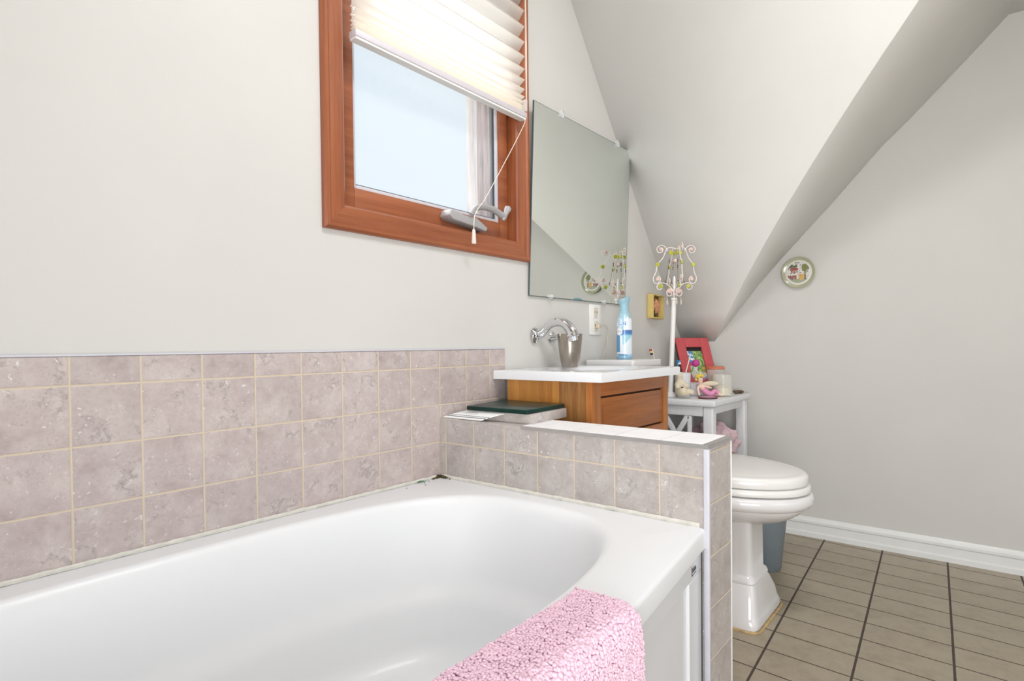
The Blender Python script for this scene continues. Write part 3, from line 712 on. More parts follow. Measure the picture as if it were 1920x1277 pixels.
# ------------------------------------------------------------------ white side table
tb = thing('side_table', 'white painted side table with lattice sides under the sloping ceiling', 'table', (1.50, -.20, 0))
TX0, TX1, TY0, TY1, TZ = 1.250, 1.745, -.372, -.028, .665
bm = B(); box(bm, TX0, TX1, TY0, TY1, TZ - .030, TZ)
obj('table_top', bm, M['table'], tb, bevel=.010, seg=4)
for x0, y0 in ((TX0 + .012, TY0 + .012), (TX1 - .062, TY0 + .012), (TX0 + .012, TY1 - .062), (TX1 - .062, TY1 - .062)):
    obj('leg', bx(x0, x0 + .045, y0, y0 + .045, 0, TZ - .0305), M['table'], tb, bevel=.007, seg=3)
for n_, a_ in (('apron', (TX0 + .02, TX0 + .04, TY0 + .058, TY1 - .063, TZ - .072, TZ - .031)), ('apron', (TX1 - .05, TX1 - .03, TY0 + .058, TY1 - .063, TZ - .072, TZ - .031)), ('apron', (TX0 + .058, TX1 - .063, TY0 + .022, TY0 + .042, TZ - .064, TZ - .031)), ('apron', (TX0 + .058, TX1 - .063, TY1 - .05, TY1 - .03, TZ - .072, TZ - .031))):
    obj(n_, bx(*a_), M['table'], tb, bevel=.003)
SZ = .345
bm = B(); xl = TX0 + .03
def lat(p, q): bar(bm, (xl, p[0], p[1]), (xl, q[0], q[1]), .010, .018, (1, 0, 0))
yq = (TY0 + TY1) / 2 + .012; zt_ = TZ - .073; zb_ = SZ + .02
for yy in (yq - .062, yq + .062): bar(bm, (xl, yy, zb_), (xl, yy, zt_), .018, .012, (1, 0, 0))
bar(bm, (xl, yq, zb_), (xl, yq, zt_ - .075), .022, .012, (1, 0, 0)); bar(bm, (xl, yq - .003, zt_ - .085), (xl, yq - .055, zt_), .022, .012, (1, 0, 0)); bar(bm, (xl, yq + .003, zt_ - .085), (xl, yq + .055, zt_), .022, .012, (1, 0, 0))
obj('lattice_panel', bm, M['table'], tb, bevel=.002)['label'] = 'Y shaped lattice in the side'
obj('shelf', bx(TX0 + .03, TX1 - .03, TY0 + .03, TY1 - .03, SZ - .02, SZ), M['table'], tb, bevel=.004)
def crumple(name, c, r, m, sc, seed, parent=None, amp=.28, sub=5):
    bm = B(); g = ball(bm, (0, 0, 0), 1, sub)
    for v in g:
        d = v.co.normalized(); q = d * 2.2 + Vector((seed, 0, 0))
        h = noise.fractal(q, 1.1, 2.1, 3) * amp + .10 * abs(math.sin(7 * d.x + 4 * d.z + 3 * noise.noise(q)))
        p = d * (1 + h); p = Vector((p.x * sc[0], p.y * sc[1], max(p.z * sc[2], -.7 * sc[2])))
        v.co = Vector(c) + p * r
    return obj(name, bm, m, parent, ang=70)
tag(crumple('bundled_towel', (1.525, -.262, SZ + .0765), .10, M['pinkcloth'], (1.3, 1.0, 1.02), 3, amp=.4), 'dusty pink ruffled towel bundled on the shelf of the white table', 'towel')
tag(crumple('folded_cloth', (1.375, -.115, SZ + .0585), .05, M['redcloth'], (.9, .9, 1.35), 8, amp=.3), 'deep pink cloth heaped at the back of the white table shelf', 'cloth')

# things on the table
def at(px, z=TZ): pass
# framed picture leaning back
pf = thing('photo_frame', 'red woven picture frame standing at the back of the white table', 'picture frame', (1.635, -.175, TZ + .001), rz=-.6, rx=0)
fwid, fht = .190, .290
lean = Matrix.Rotation(-.38, 4, 'X')
def tilt(o): o.data.transform(lean); return o
bm = B(); ring(bm, -fwid / 2, fwid / 2, .003, fht, .050, -.012, .0, .062)
fr = tilt(obj('frame', bm, M['redframe'], pf, bevel=.003, local=True)); fr['label'] = 'red woven border'
tilt(obj('backing', bx(-fwid / 2 + .002, fwid / 2 - .002, .0002, .008, .003, fht - .002), M['black'], pf, local=True))
bm = B(); gx, gz = 44, 60
g = [[bm.verts.new((-.052 + .104 * i / gx, -.002, .060 + .160 * j / gz)) for i in range(gx + 1)] for j in range(gz + 1)]
for j in range(gz):
    for i in range(gx): bm.faces.new((g[j][i], g[j][i + 1], g[j + 1][i + 1], g[j + 1][i]))
pic = obj('picture', bm, M['glaze'], pf, local=True)
def pcol(p):
    u, v = (p.x + .052) / .104, (p.z - .06) / .16; n_ = noise.noise((u * 9, v * 11, 3)); m_ = noise.noise((u * 6 + 9, v * 6, 1))
    if (u - .16) ** 2 + ((v - .62) * 1.4) ** 2 < .03: return (186, 44, 120) if n_ > -.2 else (214, 90, 150)
    if v < .14 + .04 * m_: return (142, 120, 168) if n_ > 0 else (176, 158, 196)
    if (u - .82) ** 2 + ((v - .38) * 1.5) ** 2 < .03: return (196, 168, 40) if n_ > 0 else (120, 136, 40)
    if u > .45 + .1 * m_ and v > .3: return [(70, 122, 56), (126, 166, 76), (176, 196, 108)][min(2, int((n_ + .5) * 2.6)) if n_ > -.5 else 0]
    if v > .8: return (64, 120, 186) if n_ > 0 else (196, 220, 236)
    return (214, 212, 206) if n_ > -.1 else (176, 190, 160)
paint(pic, pcol); tilt(pic)
bm = B(); prism(bm, [(.075, .15), (.115, .002), (.123, .002), (.085, .17)], 'X', -.028, .028); obj('easel_leg', bm, M['black'], pf, local=True)
# candle jars
cj = thing('candle_jar', 'clear glass jar half full of ivory wax at the front of the white table', 'candle', (1.505, -.3165, TZ + .0008))
bm = B(); lathe(bm, [(.001, 0), (.040, 0), (.043, .003), (.043, .098), (.0415, .099), (.0405, .097), (.0405, .006), (.001, .005)], n=40); obj('jar', bm, M['jar'], cj, local=True)
bm = B(); lathe(bm, [(.001, .0055), (.0400, .0055), (.0400, .040), (.030, .044), (.02, .047), (.001, .050)], n=40); obj('wax', bm, M['wax'], cj, local=True)
bm = B(); tube(bm, [(0, 0, .046), (.001, .001, .056)], .0012, 6); obj('wick', bm, M['black'], cj, local=True)
c2 = thing('lidded_candle', 'amber candle glass with a coral lid behind the ivory candle jar', 'candle', (1.600, -.250, TZ + .0008))
bm = B(); lathe(bm, [(.001, 0), (.028, 0), (.032, .004), (.040, .118), (.038, .119), (.030, .006), (.001, .005)], n=36); obj('glass', bm, M['jar'], c2, local=True)
bm = B(); lathe(bm, [(.001, .0055), (.0295, .0055), (.0355, .085), (.001, .086)], n=36); obj('wax', bm, M['amber'], c2, local=True)
bm = B(); lathe(bm, [(.001, .120), (.040, .120), (.042, .122), (.042, .128), (.036, .133), (.001, .134)], n=36); obj('lid', bm, M['coral'], c2, local=True)
# ribbed dish
ds = thing('ribbed_dish', 'white ribbed ceramic bowl behind the blonde figurine on the table', 'dish', (1.478, -.203, TZ + .0008))
bm = B(); nn = 96
def rib(r, z): return [((r * (1 + .03 * math.cos(32 * 2 * PI * i / nn))) * math.cos(2 * PI * i / nn), (r * (1 + .03 * math.cos(32 * 2 * PI * i / nn))) * math.sin(2 * PI * i / nn), z) for i in range(nn)]
loft(bm, [rib(.001, 0), rib(.040, 0), rib(.044, .006), rib(.056, .034), rib(.063, .056), rib(.061, .057), rib(.052, .034), rib(.038, .010), rib(.001, .008)]); obj('bowl', bm, M['dish'], ds, local=True, ang=60)
# reclining figurine
fg = thing('figurine', 'reclining ceramic figurine with blonde hair and pink outfit on the table', 'figurine', (1.425, -.276, TZ + .0008), rz=math.radians(-50))
def skin_chain(name, pts, edges, rad, m, parent):
    me = bpy.data.meshes.new(name); me.from_pydata(pts, edges, []); o = bpy.data.objects.new(name, me); C.objects.link(o)
    sk = o.modifiers.new('skin', 'SKIN'); 
    for i, r in enumerate(rad): me.skin_vertices[0].data[i].radius = (r, r) if not isinstance(r, tuple) else r
    me.skin_vertices[0].data[0].use_root = True
    sb_ = o.modifiers.new('sub', 'SUBSURF'); sb_.levels = 2; sb_.render_levels = 2
    dg = bpy.context.evaluated_depsgraph_get(); ev = o.evaluated_get(dg); m2 = bpy.data.meshes.new_from_object(ev)
    o.modifiers.clear(); o.data = m2; m2.materials.clear(); m2.materials.append(m)
    for p in m2.polygons: p.use_smooth = True
    o.parent = parent; return o
body = skin_chain('body', [(-.010, 0, .012), (-.018, 0, .030), (-.026, 0, .050), (-.030, 0, .060), (-.034, -.002, .076), (-.034, -.004, .090), (-.010, -.014, .048), (.014, -.016, .040), (-.048, -.012, .046), (-.050, -.022, .026), (-.046, -.03, .008), (.014, -.008, .011), (.030, -.012, .030), (.052, -.014, .010), (.064, -.018, .007), (.018, .008, .010), (.045, .006, .009), (.062, .0, .007)],
    [(0, 1), (1, 2), (2, 3), (3, 4), (4, 5), (2, 6), (6, 7), (2, 8), (8, 9), (9, 10), (0, 11), (11, 12), (12, 13), (13, 14), (0, 15), (15, 16), (16, 17)],
    [.012, .011, .012, .006, .014, .009, .006, .004, .006, .005, .005, .009, .0075, .006, .004, .009, .007, .004], M['skin'], fg)
dress = skin_chain('outfit', [(-.010, 0, .0135), (-.018, 0, .030), (-.025, 0, .047), (.014, -.008, .0135), (.030, -.012, .030), (.046, -.014, .0165), (.018, .008, .0125), (.045, .006, .0115)], [(0, 1), (1, 2), (0, 3), (3, 4), (4, 5), (0, 6), (6, 7)], [.0160, .0158, .0165, .0125, .0105, .0082, .0120, .0095], M['pinkdress'], fg)
bm = B()
for i in range(26):
    a = 2 * PI * random.random(); ball(bm, (-.036 + .014 * math.cos(a), .003 + .012 * math.sin(a), .088 + .012 * random.random()), .0055, 1)
ball(bm, (-.048, .008, .080), .009, 1); ball(bm, (-.044, .006, .096), .010, 1); ball(bm, (-.030, .006, .099), .009, 1)
obj('hair', bm, M['blonde'], fg, local=True)
bm = B(); ball(bm, (.016, .006, .060), .030, 3, (1.25, .12, .36)); obj('wing', bm, M['cream'], fg, local=True)
bm = B()
for sx in (-.006, .006): ball(bm, (-.031 + sx, -.0160, .080), .0018, 1)
obj('eye', bm, M['bead'], fg, local=True)
# cream statuette
sg = thing('statuette', 'cream resin cherub statuette at the corner of the white table', 'figurine', (1.290, -.208, TZ + .012), rz=math.radians(-40)); sg.scale = (.8, .8, .8)
skin_chain('body', [(0, 0, .022), (-.004, 0, .05), (-.008, 0, .078), (-.010, 0, .092), (-.012, -.004, .112), (-.012, -.006, .124), (.012, -.02, .066), (.026, -.032, .046), (-.03, -.012, .064), (-.036, -.026, .04), (.02, -.02, .020), (.042, -.034, .028), (.056, -.04, .010), (.02, .018, .018), (.05, .012, .020), (.066, .006, .009), (-.024, -.006, .014)],
    [(0, 1), (1, 2), (2, 3), (3, 4), (4, 5), (2, 6), (6, 7), (2, 8), (8, 9), (0, 10), (10, 11), (11, 12), (0, 13), (13, 14), (14, 15), (0, 16)],
    [.032, .028, .023, .013, .021, .016, .014, .012, .014, .012, .022, .017, .012, .022, .017, .012, .018], M['cream'], sg)
bm = B()
for i in range(14):
    a = 2 * PI * i / 14; ball(bm, (-.010 + .013 * math.cos(a), .002 + .013 * math.sin(a), .120 + .006 * (i % 2)), .007, 1)
obj('curls', bm, M['cream'], sg, local=True)
# disc and shells
dc = thing('compact_disc', 'small round pink disc with a dark maroon rim lying on the table', 'compact', (1.35, -.305, TZ + .0006))
dc.name = 'round_compact'
bm = B(); lathe(bm, [(.001, 0), (.040, 0), (.042, .002), (.042, .006), (.040, .0075), (.037, .0065), (.001, .0065)], n=40); obj('rim', bm, M['maroon'], dc, local=True)
bm = B(); lathe(bm, [(.001, .0066), (.0365, .0066), (.030, .0082), (.001, .0088)], n=40); obj('inlay', bm, M['disc'], dc, local=True)
for i, (x_, y_, r_, lb) in enumerate(((1.660, -.328, .011, 'small brown shell beside the ivory candle jar on the table'), (1.688, -.338, .013, 'dark brown striped shell near the right edge of the table top'), (1.708, -.312, .011, 'brown shell nearest the wall on the white table'))):
    bm = B(); g = ball(bm, (0, 0, 0), r_, 3, (1.5, .9, .62))
    for v in g: v.co *= 1 + .08 * math.sin(v.co.x / r_ * 9)
    zmin = min(v.co.z for v in g)
    for v in g: v.co = Matrix.Rotation(i * 1.1, 3, 'Z') @ v.co + Vector((x_, y_, TZ + .0004 - zmin))
    tag(obj('seashell', bm, M['shell']), lb, 'shell', 'seashells on the table')
# toothbrushes in a cup
cu = thing('toothbrush_cup', 'white cup holding toothbrushes in front of the red picture frame', 'cup', (1.325, -.245, TZ + .0008))
cu.location = (1.375, -.180, TZ + .0008)
bm = B(); lathe(bm, [(.001, 0), (.028, 0), (.030, .003), (.036, .110), (.034, .110), (.0275, .006), (.001, .005)], n=36); obj('cup', bm, M['cup'], cu, local=True)
def brush(name, lb, p, q, hm, bms, cat='toothbrush', side=(1, 0, 0), r=.0034):
    p, q = Vector(p), Vector(q); d_ = (q - p).normalized()
    t_ = thing(name, lb, cat, p, 0, 'toothbrushes on the table')
    bm = B(); tube(bm, [p, p + (q - p) * .3, p + (q - p) * .75, q], [r * 1.2, r * 1.3, r * .8, r], 10, .8); obj('handle', bm, hm, t_)
    sv = Vector(side).normalized(); sv = (sv - d_ * sv.dot(d_)).normalized()
    for i, m_ in enumerate(bms):
        bm = B(); c_ = q - d_ * (.006 + .0095 * i); bar(bm, c_ + sv * .003, c_ + sv * .0145, .0085, .0085, d_); obj('bristles', bm, m_, t_)
    return t_
cbx, cby, cbz = cu.location
CR = Vector((.633, -.774, 0))
brush('toothbrush', 'blue handled toothbrush upright in the white cup', (cbx - .010, cby + .008, cbz + .0095), (cbx - .018, cby + .020, cbz + .168), M['tb_blue'], [M['tb_blue'], M['tb_white']], side=CR, r=.0042)
brush('toothbrush', 'white toothbrush with blue bristles leaning right in the white cup', (cbx - .012, cby + .010, cbz + .0095), (cbx + .030, cby - .024, cbz + .190), M['tb_white'], [M['tb_blue'], M['tb_white'], M['tb_blue']], side=CR, r=.0036)
t_ = thing('round_brush', 'brush with a round magenta head leaning right in the white cup', 'brush', (cbx, cby, cbz + .0095), group=None)
bm = B(); p0, p1 = Vector((cbx - .006, cby + .002, cbz + .0098)), Vector((cbx + .040, cby - .034, cbz + .135)); tube(bm, [p0, p1], .004, 10); obj('handle', bm, M['tb_green'], t_)
bm = B(); ball(bm, p1 + Vector((.008, -.008, .018)), .019, 2, (1, 1, .95)); obj('head', bm, M['tb_purple'], t_)
# second holder with a single brush, further left behind the sink top
hd = thing('brush_holder', 'small clear holder with one white toothbrush behind the sink top', 'cup', (1.285, -.105, TZ + .0008))
bm = B(); lathe(bm, [(.001, 0), (.017, 0), (.019, .003), (.020, .140), (.0185, .140), (.0165, .006), (.001, .005)], n=32); obj('glass', bm, M['jar'], hd, local=True)
brush('toothbrush', 'white toothbrush with red and yellow bristles leaning left behind the sink top', (1.293, -.115, TZ + .0098), (1.268, -.080, TZ + .225), M['tb_white'], [M['tb_red'], M['tb_yellow'], M['black']], side=-CR)
# chandelier style lamp
LA = Vector((1.325, -.140, TZ + .001)); LT = (CR * .045 + Vector((0, 0, 1))).normalized()
lp = thing('table_lamp', 'white pole lamp with a beaded wire chandelier cage under the slope', 'lamp', LA)
bm = B(); lathe(bm, [(.001, 0), (.023, 0), (.025, .006), (.018, .014), (.012, .024), (.001, .024)], LA, 32); obj('base', bm, M['lampw'], lp)
ztop = 1.120
bm = B(); lathe(bm, [(.001, .022), (.0112, .022), (.0108, ztop - LA.z - .012), (.014, ztop - LA.z - .010), (.014, ztop - LA.z), (.001, ztop - LA.z)], LA, 20, LT); obj('pole', bm, M['lampw'], lp)
bm = B(); lathe(bm, [(.001, 0), (.006, .002), (.006, .06), (.004, .066), (.001, .07)], LA + LT * (ztop + .03 - LA.z), 12); obj('candle_tube', bm, M['lampw'], lp)
bm = B(); lathe(bm, [(.001, -.004), (.004, 0), (.004, .245), (.006, .25), (.001, .262)], (LA.x, LA.y, ztop), 8); bm.free()
SC = 1 / 408.0
def LP(px, py, rot):
    r = (px - 1266) * SC; z = 1.362 - (py - 458) * SC
    c_, s_ = math.cos(rot), math.sin(rot); d_ = CR * c_ + Vector((.774, .633, 0)) * s_
    return Vector((LA.x, LA.y, z)) + d_ * r + CR * (.045 * (z - LA.z))
for k_ in range(4):
    ro = k_ * PI / 2 + .06
    bm = B()
    main = [(1266, 466), (1276, 463), (1284, 467), (1290, 482), (1300, 495), (1302, 508), (1307, 520), (1304, 529), (1297, 529), (1293, 522), (1297, 517), (1300, 521)]
    topc = [(1282, 470), (1286, 463), (1294, 459), (1302, 464), (1300, 472), (1293, 472), (1291, 466), (1295, 464)]
    low = [(1263, 552), (1267, 545), (1275, 536), (1284, 530), (1293, 529), (1299, 534), (1298, 540), (1292, 541), (1289, 536)]
    curl = [(1266, 556), (1268, 546), (1274, 540), (1280, 544), (1279, 552), (1273, 553), (1271, 547), (1275, 545)]
    for pl in (main, topc, low, curl): tube(bm, spline([LP(a_, b_, ro) for a_, b_ in pl], 5), .0022, 7)
    rb = obj('scroll_rib', bm, M['wire'], lp)
    nrm = (-CR * math.sin(ro) + Vector((.774, .633, 0)) * math.cos(ro)).normalized()
    for (a_, b_), mm, rad, nm in (((1300, 495), 'ydisc', .0095, 'glass_disc'), ((1275, 473), 'ydisc', .0095, 'glass_disc'), ((1292, 535), 'ydisc', .0095, 'glass_disc'), ((1295, 466), 'pdisc', .0085, 'glass_disc'), ((1298, 522), 'pdisc', .0085, 'glass_disc'), ((1275, 544), 'pdisc', .011, 'glass_disc')):
        p = LP(a_, b_, ro); bm = B(); lathe(bm, [(.001, -.004), (rad * .7, -.004), (rad, -.0015), (rad, .0015), (rad * .7, .004), (rad * .25, .003), (.001, .005)], p, 16, nrm)
        o = obj(nm, bm, M[mm], lp); o['label'] = 'yellow green glass disc' if mm == 'ydisc' else 'pink glass disc'
    bm = B(); p = LP(1279, 556, ro); tube(bm, [p + Vector((0, 0, .006)), p], .0007, 5); lathe(bm, [(.001, -.036), (.0045, -.030), (.0050, -.024), (.0015, -.004), (.001, 0)], p, 10); obj('crystal_drop', bm, M['crystal'], lp)
    bm = B()
    tube(bm, [LP(1277, 482, ro), LP(1279, 499, ro), LP(1284, 532, ro)], .0007, 4)
    for b0 in ((1278, 488), (1279, 499), (1284, 527)):
        p = LP(b0[0], b0[1], ro); ball(bm, p, .0032, 1, (1, 1, 1.5)); ball(bm, p + Vector((.001, .001, -.008)), .0026, 1, (1, 1, 1.5))
    obj('bead_string', bm, M['bead'], lp)['label'] = 'string of dark beads'
bm = B(); p = LP(1266, 488, 0); lathe(bm, [(.001, -.010), (.009, -.006), (.011, 0), (.009, .007), (.001, .010)], p, 14); obj('glass_bead', bm, M['pdisc'], lp)
# shadow box
sbx = thing('shadow_box', 'small ochre shadow box with a dried rose on the wall by the lamp', 'wall decoration', (1.433, -.001, 1.032), ry=math.radians(2))
bm = B(); ring(bm, -.058, .062, 0, .116, .006, -.034, -.0015); obj('frame', bm, M['boxy'], sbx, local=True, bevel=.0008)
obj('backing', bx(-.0522, .0562, -.006, -.0018, .0058, .1102), M['boxin'], sbx, local=True)
bm = B()
for i in range(20):
    a_ = i * 2.4; r_ = .0025 + .0012 * i; s_ = .0085 + .00035 * i
    ball(bm, (r_ * math.cos(a_) + .014, -.026 + .0005 * i, .060 + r_ * 1.15 * math.sin(a_)), s_, 2, (1, .35, 1), Matrix.Rotation(-.6 * math.sin(a_), 3, 'X') @ Matrix.Rotation(.6 * math.cos(a_), 3, 'Z'))
obj('rose', bm, M['rose'], sbx, local=True)['label'] = 'coral rose'
for x_, z_, a_ in ((-.02, .03, .6), (.015, .024, -.5), (-.03, .09, 2.4), (.028, .095, -2.4)):
    bm = B(); ball(bm, (x_, -.011, z_), .016, 2, (.5, .2, 1.1), Matrix.Rotation(a_, 3, 'Y')); obj('leaf', bm, M['leaf'], sbx, local=True)

# decorative plate
pl = thing('wall_plate', 'round sage rimmed plate with a painted farm scene on the right wall', 'plate', (XW - .001, -.578, 1.239))
def prx(r, h, n=64): return [(-h, r * math.cos(2 * PI * i / n), r * math.sin(2 * PI * i / n)) for i in range(n)]
bm = B(); loft(bm, [prx(.001, 0), prx(.045, 0), prx(.066, .008), prx(.073, .014), prx(.0735, .016), prx(.071, .0172), prx(.058, .0105), prx(.001, .0095)]); obj('rim', bm, M['plate'], pl, local=True, ang=50)
bm = B(); rr_ = [[bm.verts.new((-.0112, max(r * .058 / 26, 1e-4) * math.cos(2 * PI * i / 72), max(r * .058 / 26, 1e-4) * math.sin(2 * PI * i / 72))) for i in range(72)] for r in range(27)]
for a_, b_ in zip(rr_, rr_[1:]):
    for i in range(72): j = (i + 1) % 72; bm.faces.new((a_[i], a_[j], b_[j], b_[i]))
sc_ = obj('painted_scene', bm, M['glaze'], pl, local=True)
def scol(p):
    u, v = -p.y / .058, p.z / .058; n_ = noise.noise((u * 5, v * 5, 7)); n2 = noise.noise((u * 11, v * 11, 2))
    if u * u + v * v > .72: return (218, 214, 208)
    if -.62 < u < -.02 and .18 < v < .48 - .5 * abs(u + .32): return (150, 58, 40)
    if -.58 < u < -.05 and -.05 < v <= .18: return (196, 170, 160) if n2 > -.1 else (110, 62, 52)
    if u < -.1 and v > .38 and n_ > -.15: return (70, 92, 52)
    if u > .25 and v > 0 and (u - .5) ** 2 + (v - .38) ** 2 * .7 < .075 + .05 * n_: return (112, 118, 46)
    if .44 < u < .54 and v > -.6 and v < .1: return (96, 84, 52)
    if u > .02 and v < -.12 and v > -.62 and (u - .22) ** 2 + (v + .36) ** 2 < .08: return (206, 168, 88) if n2 > -.2 else (178, 132, 66)
    if u < -.15 and -.55 < v < -.22 and n_ > -.25: return (168, 76, 68) if n2 > 0 else (92, 80, 60)
    if v < -.5: return (150, 160, 132)
    return (222, 218, 210) if n2 > -.25 else (120, 104, 92)
paint(sc_, scol)

# ------------------------------------------------------------------ green slab, block and booklet on the half wall
blk = thing('tiled_ledge_block', 'raised tiled block with a dark green marble top on the half wall', 'ledge', (.12, -.19, HZ + .001))
poly = [(.034, -.092), (.234, -.060), (.224, -.292), (.040, -.310)]
def shrink(p, k_):
    cx_ = sum(a for a, b in p) / 4; cy_ = sum(b for a, b in p) / 4
    return [(cx_ + (a - cx_) * (1 - k_), cy_ + (b - cy_) * (1 - k_)) for a, b in p]
bm = B(); prism(bm, shrink([(.030, -.0895), (.2345, -.0575), (.2275, -.316), (.034, -.330)], .05), 'Z', HZ + .0008, .7245); obj('tiled_base', bm, M['stone'], blk, bevel=.001)['label'] = 'mauve tiled sides'
bm = B(); prism(bm, [(.022, -.098), (.2365, -.058), (.2295, -.300), (.030, -.314)], 'Z', .7247, .7365); obj('marble_top', bm, M['greenslab'], blk, bevel=.003, seg=3)['label'] = 'glossy dark green slab'
bk = thing('booklet', 'thin white printed booklet lying on the half wall by the green slab', 'booklet', (.05, -.09, HZ + .001))
bm = B(); nu, nv = 30, 24
A_, B_, C_, D_ = Vector((.0080, -.0165)), Vector((.0080, -.168)), Vector((.0310, -.232)), Vector((.0310, -.090))
def bp(u, v): return (A_ * (1 - u) + B_ * u) * (1 - v) + (D_ * (1 - u) + C_ * u) * v
def bz(u, v): return HZ + .0022 + .0205 * v + .001 * math.sin(PI * v)
lo = [[(*bp(i / nu, j / nv), bz(i / nu, j / nv)) for j in range(nv + 1)] for i in range(nu + 1)]
g = [[bm.verts.new(p) for p in r] for r in lo]; g2 = [[bm.verts.new((p[0], p[1], p[2] + .0022)) for p in r] for r in lo]
for i in range(nu):
    for j in range(nv):
        bm.faces.new((g[i][j], g[i + 1][j], g[i + 1][j + 1], g[i][j + 1])); bm.faces.new((g2[i][j], g2[i][j + 1], g2[i + 1][j + 1], g2[i + 1][j]))
for i in range(nu):
    for j in (0, nv): bm.faces.new((g[i][j], g2[i][j], g2[i + 1][j], g[i + 1][j]))
for j in range(nv):
    for i in (0, nu): bm.faces.new((g[i][j], g2[i][j], g2[i][j + 1], g[i][j + 1]))
pg_ = obj('pages', bm, M['paper'], bk, ang=50)
def bcol(p):
    y, x = p.y + bk.location.y, p.x + bk.location.x
    v = (x - .008) / .023
    if .12 < v < .2: return (96, 98, 108)
    if .30 < v < .36 and y < -.03: return (150, 152, 158)
    if .5 < v < .9 and int(v * 26) % 2 == 0 and -.14 < y < -.03: return (190, 190, 194)
    return (238, 238, 236)
paint(pg_, bcol)

# ------------------------------------------------------------------ air freshener can on the toilet tank
CN = Vector((.930, -.120, .8487))
can = thing('air_freshener_can', 'blue and white spray can standing on the toilet tank lid', 'spray can', CN)
R_ = .0312; nth, nz = 120, 110; H_ = .168
bm = B()
def crad(z):
    if z < .004: return R_ * .97
    if z < .150: return R_
    t = min(1, (z - .150) / .045); return R_ * (1 - .36 * (t * t * (3 - 2 * t)))
Zs = [0] + [.195 * i / nz for i in range(1, nz + 1)]
loft(bm, [[(crad(z) * math.cos(2 * PI * i / nth), crad(z) * math.sin(2 * PI * i / nth), z) for i in range(nth)] for z in Zs])
cb = obj('body', bm, M['printed'], can, local=True, ang=60)
vd = (CAMP - CN); va = math.atan2(vd.y, vd.x)
def ccol(p):
    z = p.z; th = math.atan2(p.y, p.x) - va; th = (th + PI) % (2 * PI) - PI; s_ = th * 1.0; n_ = noise.noise((th * 3, z * 30, 1))
    # th > 0 is the camera's right
    if z < .004: return (120, 150, 166)
    if z < .022: return (120, 176, 206) if z < .013 else (156, 200, 222)
    if .115 < z and z > .188 - .0: return (150, 188, 204)
    if .098 < z < .119: return (34, 104, 176) if z > .102 else (90, 160, 204)
    if z <= .098:
        w = math.exp(-((th + .42 + (z - .05) * 2.2) / .22) ** 2)
        if th < -.2 - (z - .03) * 3 + 0 and z > .03: return (70, 138, 188) if th < -.62 else ((228, 238, 244) if w > .35 else (112, 172, 208))
        if w > .3: return (232, 240, 246)
        if z > .062 + .03 * th: return (150, 200, 218)
        return (218, 228, 238)
    if z < .168 + .015 * n_:
        if th > .25: return (226, 232, 238)
        if .138 < z < .152 + .02 * th and noise.noise((th * 6, z * 60, 4)) > -.15: return (44, 124, 196)
        return (164, 200, 220) if n_ > .05 else (214, 226, 236)
    return (152, 192, 208)
paint(cb, ccol)
bm = B()
ring_ = []
for z, r0, sl in ((.190, .0200, 0), (.200, .0182, 0), (.212, .0176, 0), (.224, .0190, .003), (.235, .0225, .008), (.243, .0262, .013), (.247, .0255, .014), (.2475, .016, .013), (.245, .001, .012)):
    ring_.append([(r0 * math.cos(2 * PI * i / 40) * (1.0) , r0 * .84 * math.sin(2 * PI * i / 40), z - sl * .55 * math.cos(2 * PI * i / 40)) for i in range(40)])
loft(bm, ring_)
cap = obj('spray_head', bm, plain('pale_blue_nozzle', (150, 190, 206), .35), can, local=True, ang=60); cap['label'] = 'flared pale blue trigger top'
cap.rotation_euler = (0, 0, math.atan2(CR.y, CR.x) + PI)
# label badge and lettering wrapped on the can
def wrap(u, z, off): # u: metres to the camera's right of the can's centre line as seen
    th = va + u / R_; return ((R_ + off) * math.cos(th), (R_ + off) * math.sin(th), z)
bm = B(); n_ = 32; um, zm = -.0225, .113
c0 = bm.verts.new(wrap(um, zm, .0006)); prev = [c0] * n_
for k_ in range(1, 6):
    r_ = .0155 * k_ / 5; cur = [bm.verts.new(wrap(um + r_ * math.cos(2 * PI * i / n_), zm + r_ * math.sin(2 * PI * i / n_), .0006)) for i in range(n_)]
    for i in range(n_):
        j = (i + 1) % n_
        if k_ == 1: bm.faces.new((c0, cur[i], cur[j]))
        else: bm.faces.new((prev[i], cur[i], cur[j], prev[j]))
    prev = cur
obj('badge', bm, plain('badge_white', (234, 238, 242), .3), can, local=True)['label'] = 'round white badge with grey lettering'
def lettering(text, size, um, zm, m, name):
    cu_ = bpy.data.curves.new(name, 'FONT'); cu_.body = text; cu_.size = size; cu_.align_x = 'CENTER'; cu_.resolution_u = 3
    o = bpy.data.objects.new(name, cu_); C.objects.link(o)
    dg = bpy.context.evaluated_depsgraph_get(); me = bpy.data.meshes.new_from_object(o.evaluated_get(dg)); bpy.data.objects.remove(o)
    for v in me.vertices: v.co = wrap(um + v.co.x, zm + v.co.y, .0009)
    me.materials.clear(); me.materials.append(m); o = bpy.data.objects.new(name, me); C.objects.link(o); o.parent = can; return o
lettering('febreze', .0085, -.0225, .1105, plain('badge_ink', (150, 150, 164), .4), 'lettering')
bm = B()
for zz, n_ in ((.0195, 9), (.0155, 11)):
    for i in range(n_):
        u = -.026 + i * .0036
        v = [bm.verts.new(wrap(u + a_, zz + b_, .0007)) for a_, b_ in ((0, 0), (.0028, 0), (.0028, .0024 + .0006 * (i % 3 == 0)), (0, .0024))]; bm.faces.new(v)
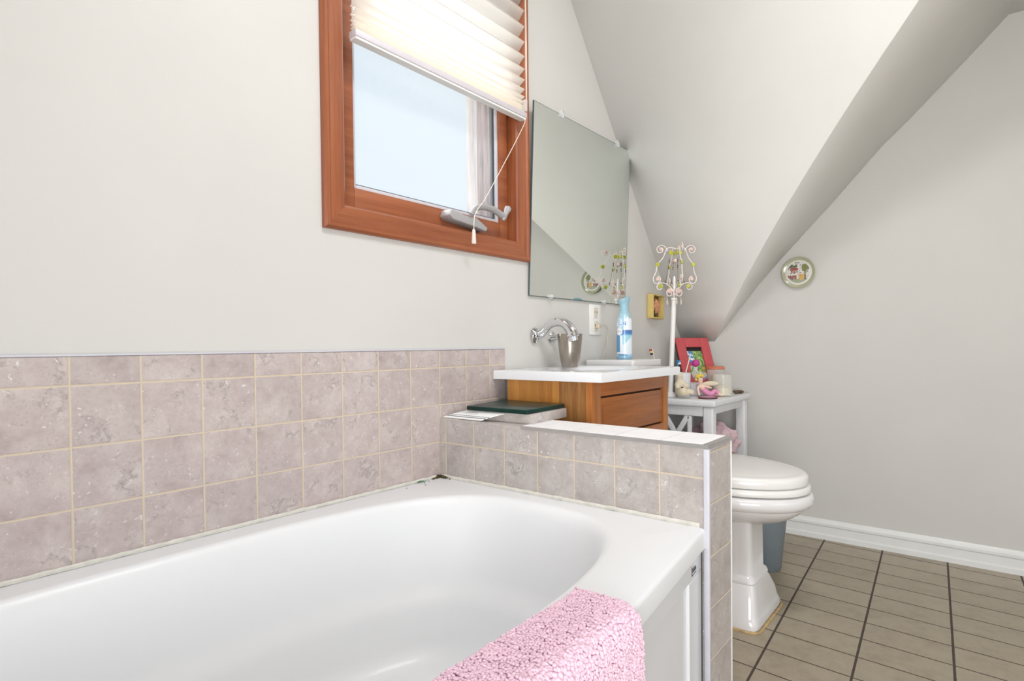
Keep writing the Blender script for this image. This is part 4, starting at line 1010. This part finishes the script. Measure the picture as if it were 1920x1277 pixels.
obj('small_print', bm, plain('blue_ink', (26, 104, 176), .4), can, local=True)

# ------------------------------------------------------------------ light
w = bpy.data.worlds.new('sky'); bpy.context.scene.world = w; w.use_nodes = True; nt = w.node_tree
bg = nt.nodes['Background']; tc = nt.nodes.new('ShaderNodeTexCoord'); sx = nt.nodes.new('ShaderNodeSeparateXYZ'); cr_ = nt.nodes.new('ShaderNodeValToRGB')
nt.links.new(tc.outputs['Generated'], sx.inputs[0]); nt.links.new(sx.outputs['Z'], cr_.inputs[0]); nt.links.new(cr_.outputs[0], bg.inputs[0])
el = cr_.color_ramp.elements
el[0].position = 0.0; el[0].color = (.44, .44, .43, 1)
el[1].position = .12; el[1].color = (.80, .89, .96, 1)
for p, c_ in ((.46, (.74, .86, .97, 1)), (.58, (4.8, 4.8, 4.8, 1)), (1.0, (7, 7, 7, 1))):
    e_ = el.new(p); e_.color = c_
bg.inputs[1].default_value = 1.0
def area(name, loc, look, sx_, sy_, power, col):
    l = bpy.data.lights.new(name, 'AREA'); l.shape = 'RECTANGLE'; l.size = sx_; l.size_y = sy_; l.energy = power; l.color = col
    o = bpy.data.objects.new(name, l); C.objects.link(o); o.location = loc
    o.rotation_euler = (Vector(look) - Vector(loc)).to_track_quat('-Z', 'Y').to_euler(); return o
area('rear_fill', (-.6, -3.6, 1.5), (.2, -.2, .8), 1.6, 1.2, 10, (1, .985, .97))  # unseen fill light added behind the camera to lift the back corner
fl_ = area('low_left_fill', (-2.3, -2.1, .85), (1.2, -.5, 1.55), 1.4, 1.1, 19.5, (1, .99, .975)); fl_.data.spread = math.radians(95)  # unseen fill from low left, added to brighten the sloping ceiling; no window built
cl_ = area('overhead_light', (-.25, -1.13, 2.56), (-.1, -.85, 0), .6, .3, 17, (.99, .99, 1))  # overhead light added for an unseen skylight above the tub, without a fixture
sc = bpy.context.scene
sc.view_settings.view_transform = 'Standard'; sc.view_settings.look = 'None'; sc.view_settings.exposure = .0; sc.view_settings.gamma = 1
sc.view_settings.use_curve_mapping = False
